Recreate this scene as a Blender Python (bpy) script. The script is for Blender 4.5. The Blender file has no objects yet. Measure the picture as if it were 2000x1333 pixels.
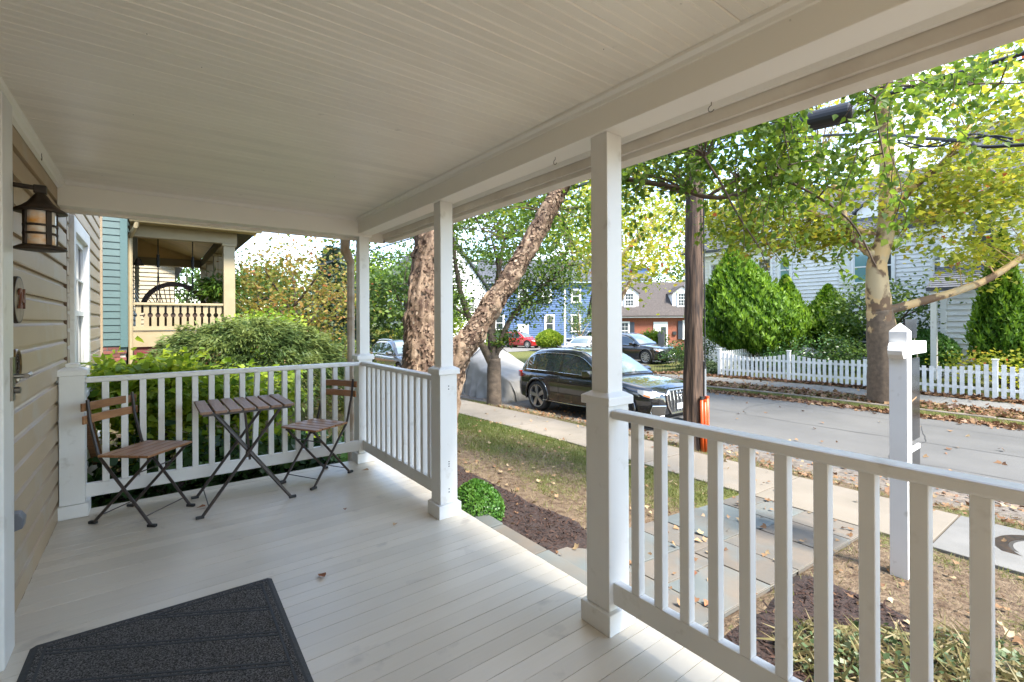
import bpy, bmesh, math, random
import numpy as np
from mathutils import Vector, Matrix, noise as mnoise
random.seed(7); rng = np.random.default_rng(7)
sc = bpy.context.scene
COL = sc.collection
PI = math.pi
# ---------------------------------------------------------------- camera, world, sun, exposure
YAW = 0.65
cam_d = bpy.data.cameras.new('camera'); cam = bpy.data.objects.new('camera', cam_d); COL.objects.link(cam)
cam.location = (0, 0, 1.30)
cam.rotation_euler = (math.radians(90), 0.0045, -YAW)
cam_d.sensor_width = 36; cam_d.lens = 36 * 926.1 / 2000; cam_d.shift_y = -0.0208
cam_d.clip_start = 0.03; cam_d.clip_end = 1500
sc.camera = cam
SUN_EL, SUN_AZ = math.radians(54), math.radians(6)      # azimuth measured from -Y towards +X
sdir = Vector((math.sin(SUN_AZ) * math.cos(SUN_EL), -math.cos(SUN_AZ) * math.cos(SUN_EL), math.sin(SUN_EL)))
w = bpy.data.worlds.new('World'); sc.world = w; w.use_nodes = True
nt = w.node_tree; nt.nodes.clear()
out = nt.nodes.new('ShaderNodeOutputWorld'); bg = nt.nodes.new('ShaderNodeBackground')
sky = nt.nodes.new('ShaderNodeTexSky'); sky.sky_type = 'NISHITA'; sky.sun_disc = False
sky.sun_elevation = SUN_EL; sky.sun_rotation = math.atan2(sdir.x, sdir.y)
sky.air_density = 1.0; sky.dust_density = 0.2; sky.ozone_density = 1.2
tc = nt.nodes.new('ShaderNodeTexCoord'); mp = nt.nodes.new('ShaderNodeMapping'); mp.inputs['Scale'].default_value = (1.6, 1.6, 4)
ns = nt.nodes.new('ShaderNodeTexNoise'); ns.inputs['Scale'].default_value = 2.2; ns.inputs['Detail'].default_value = 7
rp = nt.nodes.new('ShaderNodeValToRGB'); rp.color_ramp.elements[0].position = .48; rp.color_ramp.elements[1].position = .72
mx = nt.nodes.new('ShaderNodeMixRGB'); mx.inputs[2].default_value = (4.6, 4.5, 4.4, 1)
nt.links.new(tc.outputs['Generated'], mp.inputs[0]); nt.links.new(mp.outputs[0], ns.inputs[0]); nt.links.new(ns.outputs[0], rp.inputs[0])
nt.links.new(rp.outputs[0], mx.inputs[0]); nt.links.new(sky.outputs[0], mx.inputs[1]); nt.links.new(mx.outputs[0], bg.inputs[0])
bg.inputs[1].default_value = 0.135
nt.links.new(bg.outputs[0], out.inputs[0])
sl = bpy.data.lights.new('sun', 'SUN'); so = bpy.data.objects.new('sun', sl); COL.objects.link(so)
sl.energy = 2.5; sl.angle = math.radians(14); sl.color = (1, .95, .87)
so.rotation_euler = sdir.to_track_quat('Z', 'Y').to_euler(); so.location = (0, 0, 30)
sc.view_settings.view_transform = 'Standard'; sc.view_settings.look = 'None'
sc.view_settings.exposure = 2.64; sc.view_settings.gamma = 1; sc.view_settings.use_curve_mapping = False
sc.cycles.max_bounces = 10; sc.cycles.diffuse_bounces = 6; sc.cycles.transparent_max_bounces = 6
sc.cycles.use_denoising = True

# ---------------------------------------------------------------- materials
LK = .62     # outdoor base colours cut down: brightness balance against the shaded porch put into colour
OUTD = set('teal_siding teal_trim cream_paint red_brick red_painted_step bluestone brown_flagstone stone_joint sidewalk_concrete pale_concrete road_asphalt gravel_edge curb_stone bark_mulch pole_wood blue_siding grey_shingles brown_shingles far_brickwork grey_fence_wood tan_fence_wood birch_bark grey_brown_bark orange_plastic red_car_paint yard_ground'.split())
def mat(name, col, rough=.6, col2=None, ns=5, det=6, st=(1, 1, 1), lo=.35, hi=.65, bump=0, bs=40, bst=None, metal=0, rv=0,
        coat=0, spec=.5, col3=None, ns3=1, lo3=.55, hi3=.7, world=False, nrough=.5):
    if name in OUTD: col, col2, col3 = [tuple(v * LK for v in c) if c else c for c in (col, col2, col3)]
    m = bpy.data.materials.new(name); m.use_nodes = True; t = m.node_tree; N = t.nodes; L = t.links
    b = N['Principled BSDF']
    b.inputs['Roughness'].default_value = rough; b.inputs['Metallic'].default_value = metal
    b.inputs['Specular IOR Level'].default_value = spec; b.inputs['Coat Weight'].default_value = coat
    b.inputs['Coat Roughness'].default_value = .01
    co = N.new('ShaderNodeTexCoord'); oi = N.new('ShaderNodeObjectInfo')
    if world:
        g = N.new('ShaderNodeNewGeometry'); src = g.outputs['Position']
    else:
        ad = N.new('ShaderNodeVectorMath'); ad.operation = 'MULTIPLY_ADD'
        cb = N.new('ShaderNodeCombineXYZ')
        for i in range(3): L.new(oi.outputs['Random'], cb.inputs[i])
        L.new(cb.outputs[0], ad.inputs[0]); ad.inputs[1].default_value = (31, 47, 23); L.new(co.outputs['Object'], ad.inputs[2])
        src = ad.outputs[0]
    def nz(scale, stretch, d=det):
        mp = N.new('ShaderNodeMapping'); mp.inputs['Scale'].default_value = stretch
        L.new(src, mp.inputs[0]); n = N.new('ShaderNodeTexNoise'); n.inputs['Scale'].default_value = scale
        n.inputs['Detail'].default_value = d; n.inputs['Roughness'].default_value = nrough; L.new(mp.outputs[0], n.inputs[0]); return n.outputs[0]
    def mixc(a, c2, f, l, h):
        r = N.new('ShaderNodeMapRange'); r.inputs[1].default_value = l; r.inputs[2].default_value = h; L.new(f, r.inputs[0])
        x = N.new('ShaderNodeMixRGB'); L.new(r.outputs[0], x.inputs[0])
        if isinstance(a, tuple): x.inputs[1].default_value = (*a, 1)
        else: L.new(a, x.inputs[1])
        x.inputs[2].default_value = (*c2, 1); return x.outputs[0]
    c = tuple(col)
    if col2: c = mixc(c, col2, nz(ns, st), lo, hi)
    if col3: c = mixc(c, col3, nz(ns3, (1, 1, 1)), lo3, hi3)
    if rv:
        h = N.new('ShaderNodeHueSaturation'); r = N.new('ShaderNodeMapRange'); r.inputs[3].default_value = 1 - rv; r.inputs[4].default_value = 1 + rv
        L.new(oi.outputs['Random'], r.inputs[0]); L.new(r.outputs[0], h.inputs['Value'])
        if isinstance(c, tuple): h.inputs['Color'].default_value = (*c, 1)
        else: L.new(c, h.inputs['Color'])
        c = h.outputs[0]
    if isinstance(c, tuple): b.inputs['Base Color'].default_value = (*c, 1)
    else: L.new(c, b.inputs['Base Color'])
    if bump:
        bp = N.new('ShaderNodeBump'); bp.inputs['Strength'].default_value = 1; bp.inputs['Distance'].default_value = bump
        L.new(nz(bs, bst or st, 4), bp.inputs['Height']); L.new(bp.outputs[0], b.inputs['Normal'])
    return m
def leafmat(name, stops, trans=.35, rough=.55):
    k_ = {'birch_leaves': .80, 'sycamore_leaves': 1.0, 'lime_leaves': .78, 'autumn_dogwood_leaves': .75}.get(name, .66); stops = [(p, tuple(v * k_ for v in c)) for p, c in stops]
    m = bpy.data.materials.new(name); m.use_nodes = True; t = m.node_tree; N = t.nodes; L = t.links
    b = N['Principled BSDF']; b.inputs['Roughness'].default_value = rough; b.inputs['Specular IOR Level'].default_value = .35
    a = N.new('ShaderNodeAttribute'); a.attribute_name = 'lr'
    r = N.new('ShaderNodeValToRGB'); e = r.color_ramp.elements
    e[0].position = stops[0][0]; e[0].color = (*stops[0][1], 1); e[1].position = stops[-1][0]; e[1].color = (*stops[-1][1], 1)
    for p, c in stops[1:-1]:
        q = e.new(p); q.color = (*c, 1)
    L.new(a.outputs['Fac'], r.inputs[0]); L.new(r.outputs[0], b.inputs['Base Color'])
    if trans:
        tr = N.new('ShaderNodeBsdfTranslucent'); hs = N.new('ShaderNodeHueSaturation'); hs.inputs['Value'].default_value = 1.6; hs.inputs['Hue'].default_value = .49
        L.new(r.outputs[0], hs.inputs['Color']); L.new(hs.outputs[0], tr.inputs[0])
        ms = N.new('ShaderNodeMixShader'); ms.inputs[0].default_value = trans
        L.new(b.outputs[0], ms.inputs[1]); L.new(tr.outputs[0], ms.inputs[2]); L.new(ms.outputs[0], N['Material Output'].inputs[0])
    return m
def glassmat(name, col, rough=.03, alpha=1):
    m = bpy.data.materials.new(name); m.use_nodes = True; b = m.node_tree.nodes['Principled BSDF']
    b.inputs['Base Color'].default_value = (*col, 1); b.inputs['Roughness'].default_value = rough
    b.inputs['Specular IOR Level'].default_value = .9; b.inputs['Alpha'].default_value = alpha
    b.inputs['Coat Weight'].default_value = .6
    return m
M = {}
M['white'] = mat('white_paint', (.72, .705, .665), .38, (.66, .645, .605), ns=3, lo=.4, hi=.8, bump=.0006, bs=30, bst=(1, 1, .15), rv=.02, col3=(.50, .47, .41), ns3=11, lo3=.62, hi3=.8)
M['ceil'] = mat('ceiling_paint', (.85, .81, .715), .33, (.80, .76, .67), ns=3, lo=.4, hi=.8, bump=.002, bs=5, bst=(.25, 3, 1), rv=.035, col3=(.5, .47, .4), ns3=9, lo3=.72, hi3=.8)
M['beam'] = mat('beam_paint', (.83, .80, .725), .4, (.79, .76, .685), ns=2, lo=.4, hi=.8, bump=.0008, bs=14, rv=.02, col3=(.42, .39, .33), ns3=14, lo3=.73, hi3=.79)
M['floor'] = mat('floor_paint', (.62, .55, .44), .32, (.54, .475, .375), ns=2.5, st=(.4, 1, 1), lo=.35, hi=.75, bump=.0016, bs=24, bst=(.08, 3.2, 1), rv=.05, col3=(.38, .33, .27), ns3=5, lo3=.64, hi3=.78)
M['gap'] = mat('dark_gap', (.03, .026, .02), .9)
M['tan'] = mat('tan_siding', (.43, .32, .20), .5, (.39, .29, .18), ns=4, st=(1, .4, 1), bump=.001, bs=20, bst=(1, .1, 1), rv=.04, col3=(.42, .35, .26), ns3=3)
M['brownedge'] = mat('brown_caulk', (.14, .085, .05), .8)
M['teal'] = mat('teal_siding', (.085, .150, .140), .5, (.075, .13, .122), ns=3, bump=.001, bs=15, rv=.05)
M['tealtrim'] = mat('teal_trim', (.09, .165, .16), .5, rv=.02, bump=.0006, bs=20)
M['cream'] = mat('cream_paint', (.47, .375, .215), .5, (.41, .32, .18), ns=4, lo=.4, hi=.75, rv=.04, bump=.0006, bs=20)
M['creamd'] = mat('porch_ceiling_cream', (.85, .58, .24), .5, (.78, .52, .2), ns=4, rv=.04)
M['brick'] = mat('red_brick', (.26, .085, .06), .85, (.17, .055, .04), ns=14, bump=.003, bs=60, rv=.3)
M['mortar'] = mat('mortar', (.32, .29, .25), .9, (.24, .22, .19), ns=20)
M['redstep'] = mat('red_painted_step', (.20, .02, .025), .6, (.13, .015, .018), ns=6)
M['wood'] = mat('acacia_wood', (.30, .15, .065), .5, (.15, .065, .028), ns=7, st=(1, 9, 9), lo=.35, hi=.7, bump=.0006, bs=30, bst=(1, 9, 9), rv=.15)
M['wood_t'] = mat('weathered_acacia', (.31, .18, .11), .55, (.20, .11, .065), ns=7, st=(9, 1, 9), lo=.35, hi=.7, bump=.0006, bs=30, bst=(9, 1, 9), rv=.14)
M['steel'] = mat('dark_steel', (.028, .022, .02), .4, (.05, .035, .028), ns=20, spec=.5)
M['bronze'] = mat('oil_bronze', (.022, .016, .012), .5, (.05, .03, .018), ns=18, metal=.4, bump=.001, bs=80)
M['brass'] = mat('aged_brass', (.30, .20, .08), .35, (.10, .06, .03), ns=30, metal=.9)
M['chrome'] = mat('chrome', (.75, .75, .74), .15, metal=1)
M['nickel'] = mat('brushed_nickel', (.20, .18, .15), .35, metal=1)
M['amber'] = mat('stained_glass', (.66, .60, .52), .25, (.70, .30, .05), ns=9, st=(1, 1, 1.6), lo=.42, hi=.6, coat=.5)
M['plaque'] = mat('plaque_wood', (.33, .26, .17), .6, (.25, .19, .12), ns=20)
M['rust'] = mat('rust_number', (.12, .04, .02), .6, (.2, .07, .03), ns=25)
M['greyplastic'] = mat('grey_plastic', (.13, .135, .15), .4)
M['mat'] = mat('doormat_pile', (.034, .031, .028), .95, (.18, .17, .16), ns=200, det=2, lo=.42, hi=.66, bump=.007, bs=170, spec=.15)
M['matedge'] = mat('doormat_rubber', (.03, .03, .031), .8, (.05, .05, .05), ns=120, bump=.001, bs=200)
M['slate'] = mat('bluestone', (.17, .185, .172), .75, (.125, .145, .14), ns=3, det=8, lo=.35, hi=.7, bump=.003, bs=14, rv=.16, col3=(.20, .165, .125), ns3=1.6, lo3=.5, hi3=.7)
M['slate_b'] = mat('brown_flagstone', (.19, .155, .118), .8, (.145, .132, .11), ns=4, det=8, bump=.003, bs=14, rv=.14, col3=(.155, .17, .162), ns3=2.4, lo3=.55, hi3=.7)
M['joint'] = mat('stone_joint', (.25, .225, .18), .9, (.18, .165, .13), ns=30)
M['conc'] = mat('sidewalk_concrete', (.29, .245, .19), .9, (.235, .20, .15), ns=2.5, det=9, lo=.3, hi=.7, bump=.002, bs=120, rv=.07, col3=(.26, .235, .20), ns3=.8)
M['conc2'] = mat('pale_concrete', (.235, .225, .205), .9, (.19, .183, .165), ns=3, det=9, bump=.002, bs=120, rv=.06)
M['asph'] = mat('road_asphalt', (.132, .127, .118), .92, (.165, .158, .145), ns=.7, det=10, st=(1, .25, 1), lo=.35, hi=.65, bump=.004, bs=90, world=True, col3=(.112, .108, .100), ns3=.33, lo3=.5, hi3=.66, bst=(1, 1, 1))
M['grav'] = mat('gravel_edge', (.25, .21, .17), .95, (.13, .105, .08), ns=14, det=9, bump=.012, bs=60, world=True, col3=(.30, .2, .12), ns3=3)
M['curb'] = mat('curb_stone', (.30, .25, .19), .9, (.2, .165, .125), ns=3, det=8, bump=.004, bs=50, rv=.15)
M['mulch'] = mat('bark_mulch', (.060, .030, .020), .95, (.022, .012, .009), ns=45, det=5, bump=.02, bs=50, world=True)
M['pole'] = mat('pole_wood', (.20, .12, .075), .85, (.05, .03, .02), ns=5, det=8, st=(6, 6, .5), lo=.35, hi=.62, bump=.012, bs=9, bst=(6, 6, .4))
M['orange'] = mat('orange_plastic', (.80, .12, .015), .4, (.7, .09, .01), ns=6)
M['rubber'] = mat('black_rubber', (.018, .018, .018), .6)
M['tyre'] = mat('tyre_rubber', (.02, .02, .02), .8, bump=.001, bs=90)
M['rim'] = mat('alloy_rim', (.50, .51, .52), .3, metal=.9)
M['paint_k'] = mat('black_car_paint', (.008, .009, .011), .12, coat=1, spec=.6)
M['paint_k2'] = mat('dark_grey_car_paint', (.03, .032, .036), .15, coat=1)
M['paint_r'] = mat('red_car_paint', (.55, .012, .015), .2, coat=1)
M['paint_w'] = mat('silver_white_car_paint', (.62, .62, .60), .25, coat=1)
M['cladding'] = mat('black_cladding', (.022, .022, .022), .55)
M['carglass'] = glassmat('car_glass', (.018, .024, .024), .02)
M['carglass_l'] = glassmat('pale_car_glass', (.10, .13, .13), .02)
M['lamp'] = mat('headlamp_glass', (.55, .57, .6), .08, coat=1, spec=.8)
M['amberlamp'] = mat('amber_reflector', (.75, .2, .03), .2, coat=1)
M['redlamp'] = mat('red_lamp', (.5, .01, .01), .15, coat=1)
M['plate'] = mat('licence_plate', (.42, .44, .47), .5)
M['tarp'] = mat('grey_car_cover', (.27, .255, .235), .6, (.22, .21, .19), ns=2, bump=.01, bs=5, st=(1, 1, .5))
M['wsid'] = mat('white_siding', (.72, .70, .66), .55, (.66, .64, .60), ns=1.5)
M['shake'] = mat('pale_shake', (.60, .61, .62), .6, (.54, .55, .56), ns=3)
M['bsid'] = mat('blue_siding', (.11, .20, .38), .55, (.095, .18, .34), ns=1.5)
M['shing'] = mat('grey_shingles', (.15, .155, .17), .9, (.10, .105, .12), ns=9, det=6, st=(1, 1, 2), bump=.01, bs=20)
M['shing_b'] = mat('brown_shingles', (.135, .11, .095), .9, (.09, .075, .065), ns=9, bump=.01, bs=20)
M['wglass'] = glassmat('window_glass', (.035, .045, .045), .04)
M['wglass_t'] = glassmat('window_glass_teal_curtain', (.13, .25, .24), .1)
M['shutter'] = mat('dark_shutter', (.035, .045, .06), .5)
M['greywood'] = mat('grey_fence_wood', (.26, .24, .215), .85, (.19, .175, .155), ns=6, st=(3, 3, .3), rv=.15)
M['tanwood'] = mat('tan_fence_wood', (.42, .25, .12), .8, rv=.1)
M['pick'] = mat('picket_white', (.74, .73, .70), .5, (.62, .61, .56), ns=6, rv=.06, bump=.001, bs=20)
M['signb'] = mat('glossy_sign_panel', (.012, .012, .013), .12, (.03, .028, .026), ns=5, det=2, coat=0, spec=.35)
M['wicker'] = mat('dark_wicker', (.045, .025, .015), .7)
M['bark_b'] = mat('birch_bark', (.40, .275, .175), .85, (.09, .048, .028), ns=7, det=8, st=(1, 1, .55), lo=.40, hi=.62, bump=.02, bs=13, bst=(1, 1, .5), col3=(.50, .37, .255), ns3=6, lo3=.56, hi3=.66, nrough=.65)
M['bark_s'] = mat('sycamore_bark', (.55, .44, .27), .8, (.17, .105, .06), ns=2.3, det=4, st=(1, 1, .6), lo=.50, hi=.55, bump=.008, bs=9, col3=(.42, .31, .17), ns3=1.5, lo3=.55, hi3=.6)
M['bark_y'] = mat('sycamore_bark_tall', (.50, .33, .15), .8, (.14, .08, .04), ns=2.6, det=5, st=(1, 1, .6), lo=.485, hi=.525, bump=.008, bs=9, col3=(.42, .31, .17), ns3=1.5, lo3=.55, hi3=.6)
M['bark_sl'] = mat('sycamore_lower_bark', (.20, .14, .085), .9, (.11, .075, .045), ns=7, det=8, lo=.35, hi=.65, bump=.015, bs=14, col3=(.5, .4, .25), ns3=2.2, lo3=.66, hi3=.7)
M['bark_g'] = mat('grey_brown_bark', (.17, .125, .085), .9, (.08, .058, .04), ns=6, det=8, st=(1, 1, 1.6), bump=.008, bs=25)
M['twig'] = mat('twig_bark', (.085, .055, .035), .85)
M['cable'] = mat('black_cable', (.012, .012, .013), .5)
M['rustpipe'] = mat('rusted_downspout', (.58, .52, .43), .7, (.36, .26, .17), ns=6, det=8)
M['galv'] = mat('galvanised_pipe', (.33, .34, .35), .4, metal=.6)
M['gutter'] = mat('old_gutter', (.74, .69, .60), .6, (.62, .56, .48), ns=4, lo=.45, hi=.75, rv=.03)
def blendbark():
    m = M['bark_y']; N = m.node_tree.nodes; L = m.node_tree.links; b = N['Principled BSDF']; up = b.inputs['Base Color'].links[0].from_socket
    g = N.new('ShaderNodeNewGeometry'); sp = N.new('ShaderNodeSeparateXYZ'); L.new(g.outputs['Position'], sp.inputs[0]); n = N.new('ShaderNodeTexNoise'); n.inputs['Scale'].default_value = 3.2; n.inputs['Detail'].default_value = 5; L.new(g.outputs['Position'], n.inputs[0])
    a = N.new('ShaderNodeMath'); a.operation = 'MULTIPLY_ADD'; a.inputs[1].default_value = 5.0; L.new(n.outputs[0], a.inputs[0]); L.new(sp.outputs[2], a.inputs[2])
    r = N.new('ShaderNodeMapRange'); r.inputs[1].default_value = 3.75; r.inputs[2].default_value = 3.9; L.new(a.outputs[0], r.inputs[0])
    c = N.new('ShaderNodeMixRGB'); n2 = N.new('ShaderNodeTexNoise'); n2.inputs['Scale'].default_value = 11; n2.inputs['Detail'].default_value = 8; L.new(g.outputs['Position'], n2.inputs[0]); L.new(n2.outputs[0], c.inputs[0]); c.inputs[1].default_value = (.035, .022, .013, 1); c.inputs[2].default_value = (.20, .135, .08, 1)
    x = N.new('ShaderNodeMixRGB'); L.new(r.outputs[0], x.inputs[0]); L.new(c.outputs[0], x.inputs[1]); L.new(up, x.inputs[2]); L.new(x.outputs[0], b.inputs['Base Color'])
blendbark()
LM = {}
LM['birch'] = leafmat('birch_leaves', [(0, (.05, .11, .012)), (.5, (.11, .19, .02)), (.85, (.21, .28, .025)), (1, (.34, .32, .03))], .55)
LM['small'] = leafmat('cherry_leaves', [(0, (.04, .085, .012)), (.6, (.085, .155, .02)), (1, (.2, .26, .03))], .45)
LM['syc'] = leafmat('sycamore_leaves', [(0, (.12, .17, .02)), (.4, (.24, .28, .028)), (.75, (.40, .37, .035)), (.93, (.44, .29, .04)), (1, (.36, .10, .03))], .5)
LM['green'] = leafmat('broad_leaves', [(0, (.045, .09, .018)), (.6, (.10, .18, .03)), (1, (.24, .33, .06))], .4)
LM['lime'] = leafmat('lime_leaves', [(0, (.07, .15, .012)), (.5, (.20, .31, .02)), (1, (.44, .50, .035))], .45)
LM['dark'] = leafmat('glossy_dark_leaves', [(0, (.022, .06, .018)), (.6, (.055, .13, .03)), (1, (.12, .24, .04))], .15, .35)
LM['lace'] = leafmat('laceleaf', [(0, (.035, .07, .022)), (.5, (.10, .165, .045)), (1, (.26, .32, .085))], .4)
LM['rust'] = leafmat('autumn_dogwood_leaves', [(0, (.10, .15, .02)), (.45, (.24, .23, .04)), (.8, (.38, .25, .06)), (1, (.42, .15, .05))], .4)
LM['conif'] = leafmat('blue_green_needles', [(0, (.03, .06, .04)), (.6, (.07, .12, .075)), (1, (.14, .19, .11))], .15)
LM['thuja'] = leafmat('arborvitae_sprays', [(0, (.025, .085, .006)), (.5, (.085, .21, .012)), (1, (.24, .40, .025))], .4)
LM['box'] = leafmat('boxwood_leaves', [(0, (.03, .09, .012)), (.5, (.06, .17, .02)), (1, (.14, .28, .04))], .2, .4)
LM['grass'] = leafmat('grass_blades', [(0, (.09, .14, .02)), (.45, (.17, .20, .04)), (.7, (.26, .23, .09)), (1, (.36, .28, .14))], .3)
LM['litter'] = leafmat('dry_leaves', [(0, (.085, .038, .02)), (.4, (.21, .10, .045)), (.8, (.34, .20, .095)), (1, (.44, .33, .18))], .1)
LM['chip'] = leafmat('mulch_chips', [(0, (.018, .010, .008)), (.7, (.060, .028, .018)), (1, (.15, .08, .05))], 0, .9)
LM['peel'] = leafmat('peeling_bark', [(0, (.10, .055, .035)), (.45, (.24, .155, .10)), (.9, (.38, .27, .18)), (1, (.55, .44, .32))], .1, .8)
LM['ivy'] = leafmat('variegated_leaves', [(0, (.06, .11, .035)), (.6, (.13, .19, .075)), (1, (.40, .42, .28))], .2)
LM['fern'] = leafmat('fern_fronds', [(0, (.04, .10, .01)), (1, (.16, .28, .03))], .3)

# ---------------------------------------------------------------- builders
def tag(o, label=None, cat=None, group=None, kind=None):
    if label: o['label'] = label
    if cat: o['category'] = cat
    if group: o['group'] = group
    if kind: o['kind'] = kind
    return o
def thing(name, label, cat, loc=(0, 0, 0), rz=0, group=None):
    o = bpy.data.objects.new(name, None); COL.objects.link(o); o.location = loc; o.rotation_euler = (0, 0, rz)
    o.empty_display_size = .1
    return tag(o, label, cat, group)
def link(name, me, m, parent=None, world=True):
    o = bpy.data.objects.new(name, me); COL.objects.link(o)
    if m is not None and len(me.materials) == 0: me.materials.append(m)
    if parent is not None: o.parent = parent
    return o
def wloc(p):
    v = Vector((0, 0, 0))
    while p is not None: v = v + p.location; p = p.parent
    return v
class MB:
    def __init__(s): s.v = []; s.f = []
    def add(s, vs, fs):
        k = len(s.v); s.v += [tuple(q) for q in vs]; s.f += [tuple(i + k for i in f) for f in fs]; return s
    def box(s, x0, y0, z0, x1, y1, z1):
        return s.add([(x0, y0, z0), (x1, y0, z0), (x1, y1, z0), (x0, y1, z0), (x0, y0, z1), (x1, y0, z1), (x1, y1, z1), (x0, y1, z1)],
                     [(3, 2, 1, 0), (4, 5, 6, 7), (0, 1, 5, 4), (1, 2, 6, 5), (2, 3, 7, 6), (3, 0, 4, 7)])
    def obox(s, a, b, wd, ht, up=(0, 0, 1)):
        a = Vector(a); b = Vector(b); d = (b - a).normalized(); r = d.cross(Vector(up))
        if r.length < 1e-4: r = d.cross(Vector((1, 0, 0)))
        r.normalize(); u = r.cross(d); r *= wd / 2; u *= ht / 2
        return s.add([a - r - u, a + r - u, a + r + u, a - r + u, b - r - u, b + r - u, b + r + u, b - r + u],
                     [(3, 2, 1, 0), (4, 5, 6, 7), (0, 1, 5, 4), (1, 2, 6, 5), (2, 3, 7, 6), (3, 0, 4, 7)])
    def quad(s, *p): return s.add(p, [tuple(range(len(p)))])
    def tube(s, path, r, n=8, cap=True):
        path = [Vector(p) for p in path]; k = len(s.v); m = len(path)
        rr = r if isinstance(r, (list, tuple)) else [r] * m
        ref = None
        for i, p in enumerate(path):
            d = (path[min(i + 1, m - 1)] - path[max(i - 1, 0)]).normalized()
            if ref is None: ref = d.orthogonal().normalized()
            ref = (ref - d * ref.dot(d)).normalized(); b = d.cross(ref)
            for j in range(n):
                a = 2 * PI * j / n; s.v.append(tuple(p + (ref * math.cos(a) + b * math.sin(a)) * rr[i]))
        for i in range(m - 1):
            for j in range(n):
                s.f.append((k + i * n + j, k + i * n + (j + 1) % n, k + (i + 1) * n + (j + 1) % n, k + (i + 1) * n + j))
        if cap:
            s.f.append(tuple(k + j for j in reversed(range(n)))); s.f.append(tuple(k + (m - 1) * n + j for j in range(n)))
        return s
    def prism(s, poly, axis, a, b):
        """poly of 2-D points extruded along axis 0/1/2 from a to b"""
        n = len(poly)
        def P(p, t): return {0: (t, p[0], p[1]), 1: (p[0], t, p[1]), 2: (p[0], p[1], t)}[axis]
        return s.add([P(p, a) for p in poly] + [P(p, b) for p in poly],
                     [tuple(range(n)), tuple(range(2 * n - 1, n - 1, -1))] + [(i, i + n, (i + 1) % n + n, (i + 1) % n) for i in range(n)])
    def lathe(s, prof, c, n=24, axis=2):
        k = len(s.v); m = len(prof)
        for r, h in prof:
            for j in range(n):
                a = 2 * PI * j / n; p = (r * math.cos(a), r * math.sin(a), h)
                if axis == 0: p = (p[2], p[0], p[1])
                if axis == 1: p = (p[0], p[2], p[1])
                s.v.append((p[0] + c[0], p[1] + c[1], p[2] + c[2]))
        for i in range(m - 1):
            for j in range(n): s.f.append((k + i * n + j, k + i * n + (j + 1) % n, k + (i + 1) * n + (j + 1) % n, k + (i + 1) * n + j))
        return s
    def mesh(s, name, off=None, fixn=True):
        me = bpy.data.meshes.new(name)
        vs = s.v if off is None else [(x - off[0], y - off[1], z - off[2]) for x, y, z in s.v]
        me.from_pydata(vs, [], s.f); me.update()
        if fixn:
            bm = bmesh.new(); bm.from_mesh(me); bmesh.ops.recalc_face_normals(bm, faces=bm.faces); bm.to_mesh(me); bm.free()
        return me
    def build(s, name, m, parent=None, bev=0, smooth=False, local=False):
        """parts: vertices are in world coordinates unless local; stored relative to the parent's place"""
        off = None
        if not local:
            off = wloc(parent) if parent is not None else None
        me = s.mesh(name, off)
        if smooth: me.polygons.foreach_set('use_smooth', [True] * len(me.polygons))
        o = link(name, me, m, parent)
        if bev:
            b = o.modifiers.new('bevel', 'BEVEL'); b.width = bev; b.segments = 2; b.limit_method = 'ANGLE'; b.angle_limit = .6
        return o
def copy_tree(o, parent=None):
    c = o.copy(); COL.objects.link(c); c.parent = parent
    for ch in list(o.children): copy_tree(ch, c)
    return c
def npmesh(name, V, F, m, parent=None, lr=None, smooth=False):
    """V (n,3) float array, F (m,k) int array of equal-sided faces"""
    me = bpy.data.meshes.new(name); V = np.asarray(V, dtype=np.float64)
    if parent is not None: V = V - np.array(wloc(parent))
    n, k = F.shape
    me.vertices.add(len(V)); me.vertices.foreach_set('co', V.astype(np.float32).ravel())
    me.loops.add(n * k); me.loops.foreach_set('vertex_index', F.astype(np.int32).ravel())
    me.polygons.add(n); me.polygons.foreach_set('loop_start', np.arange(0, n * k, k, dtype=np.int32)); me.polygons.foreach_set('loop_total', np.full(n, k, dtype=np.int32))
    if smooth: me.polygons.foreach_set('use_smooth', np.ones(n, dtype=bool))
    me.update(calc_edges=True)
    if lr is not None:
        a = me.attributes.new('lr', 'FLOAT', 'POINT'); a.data.foreach_set('value', lr.astype(np.float32))
    return link(name, me, m, parent)
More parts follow.
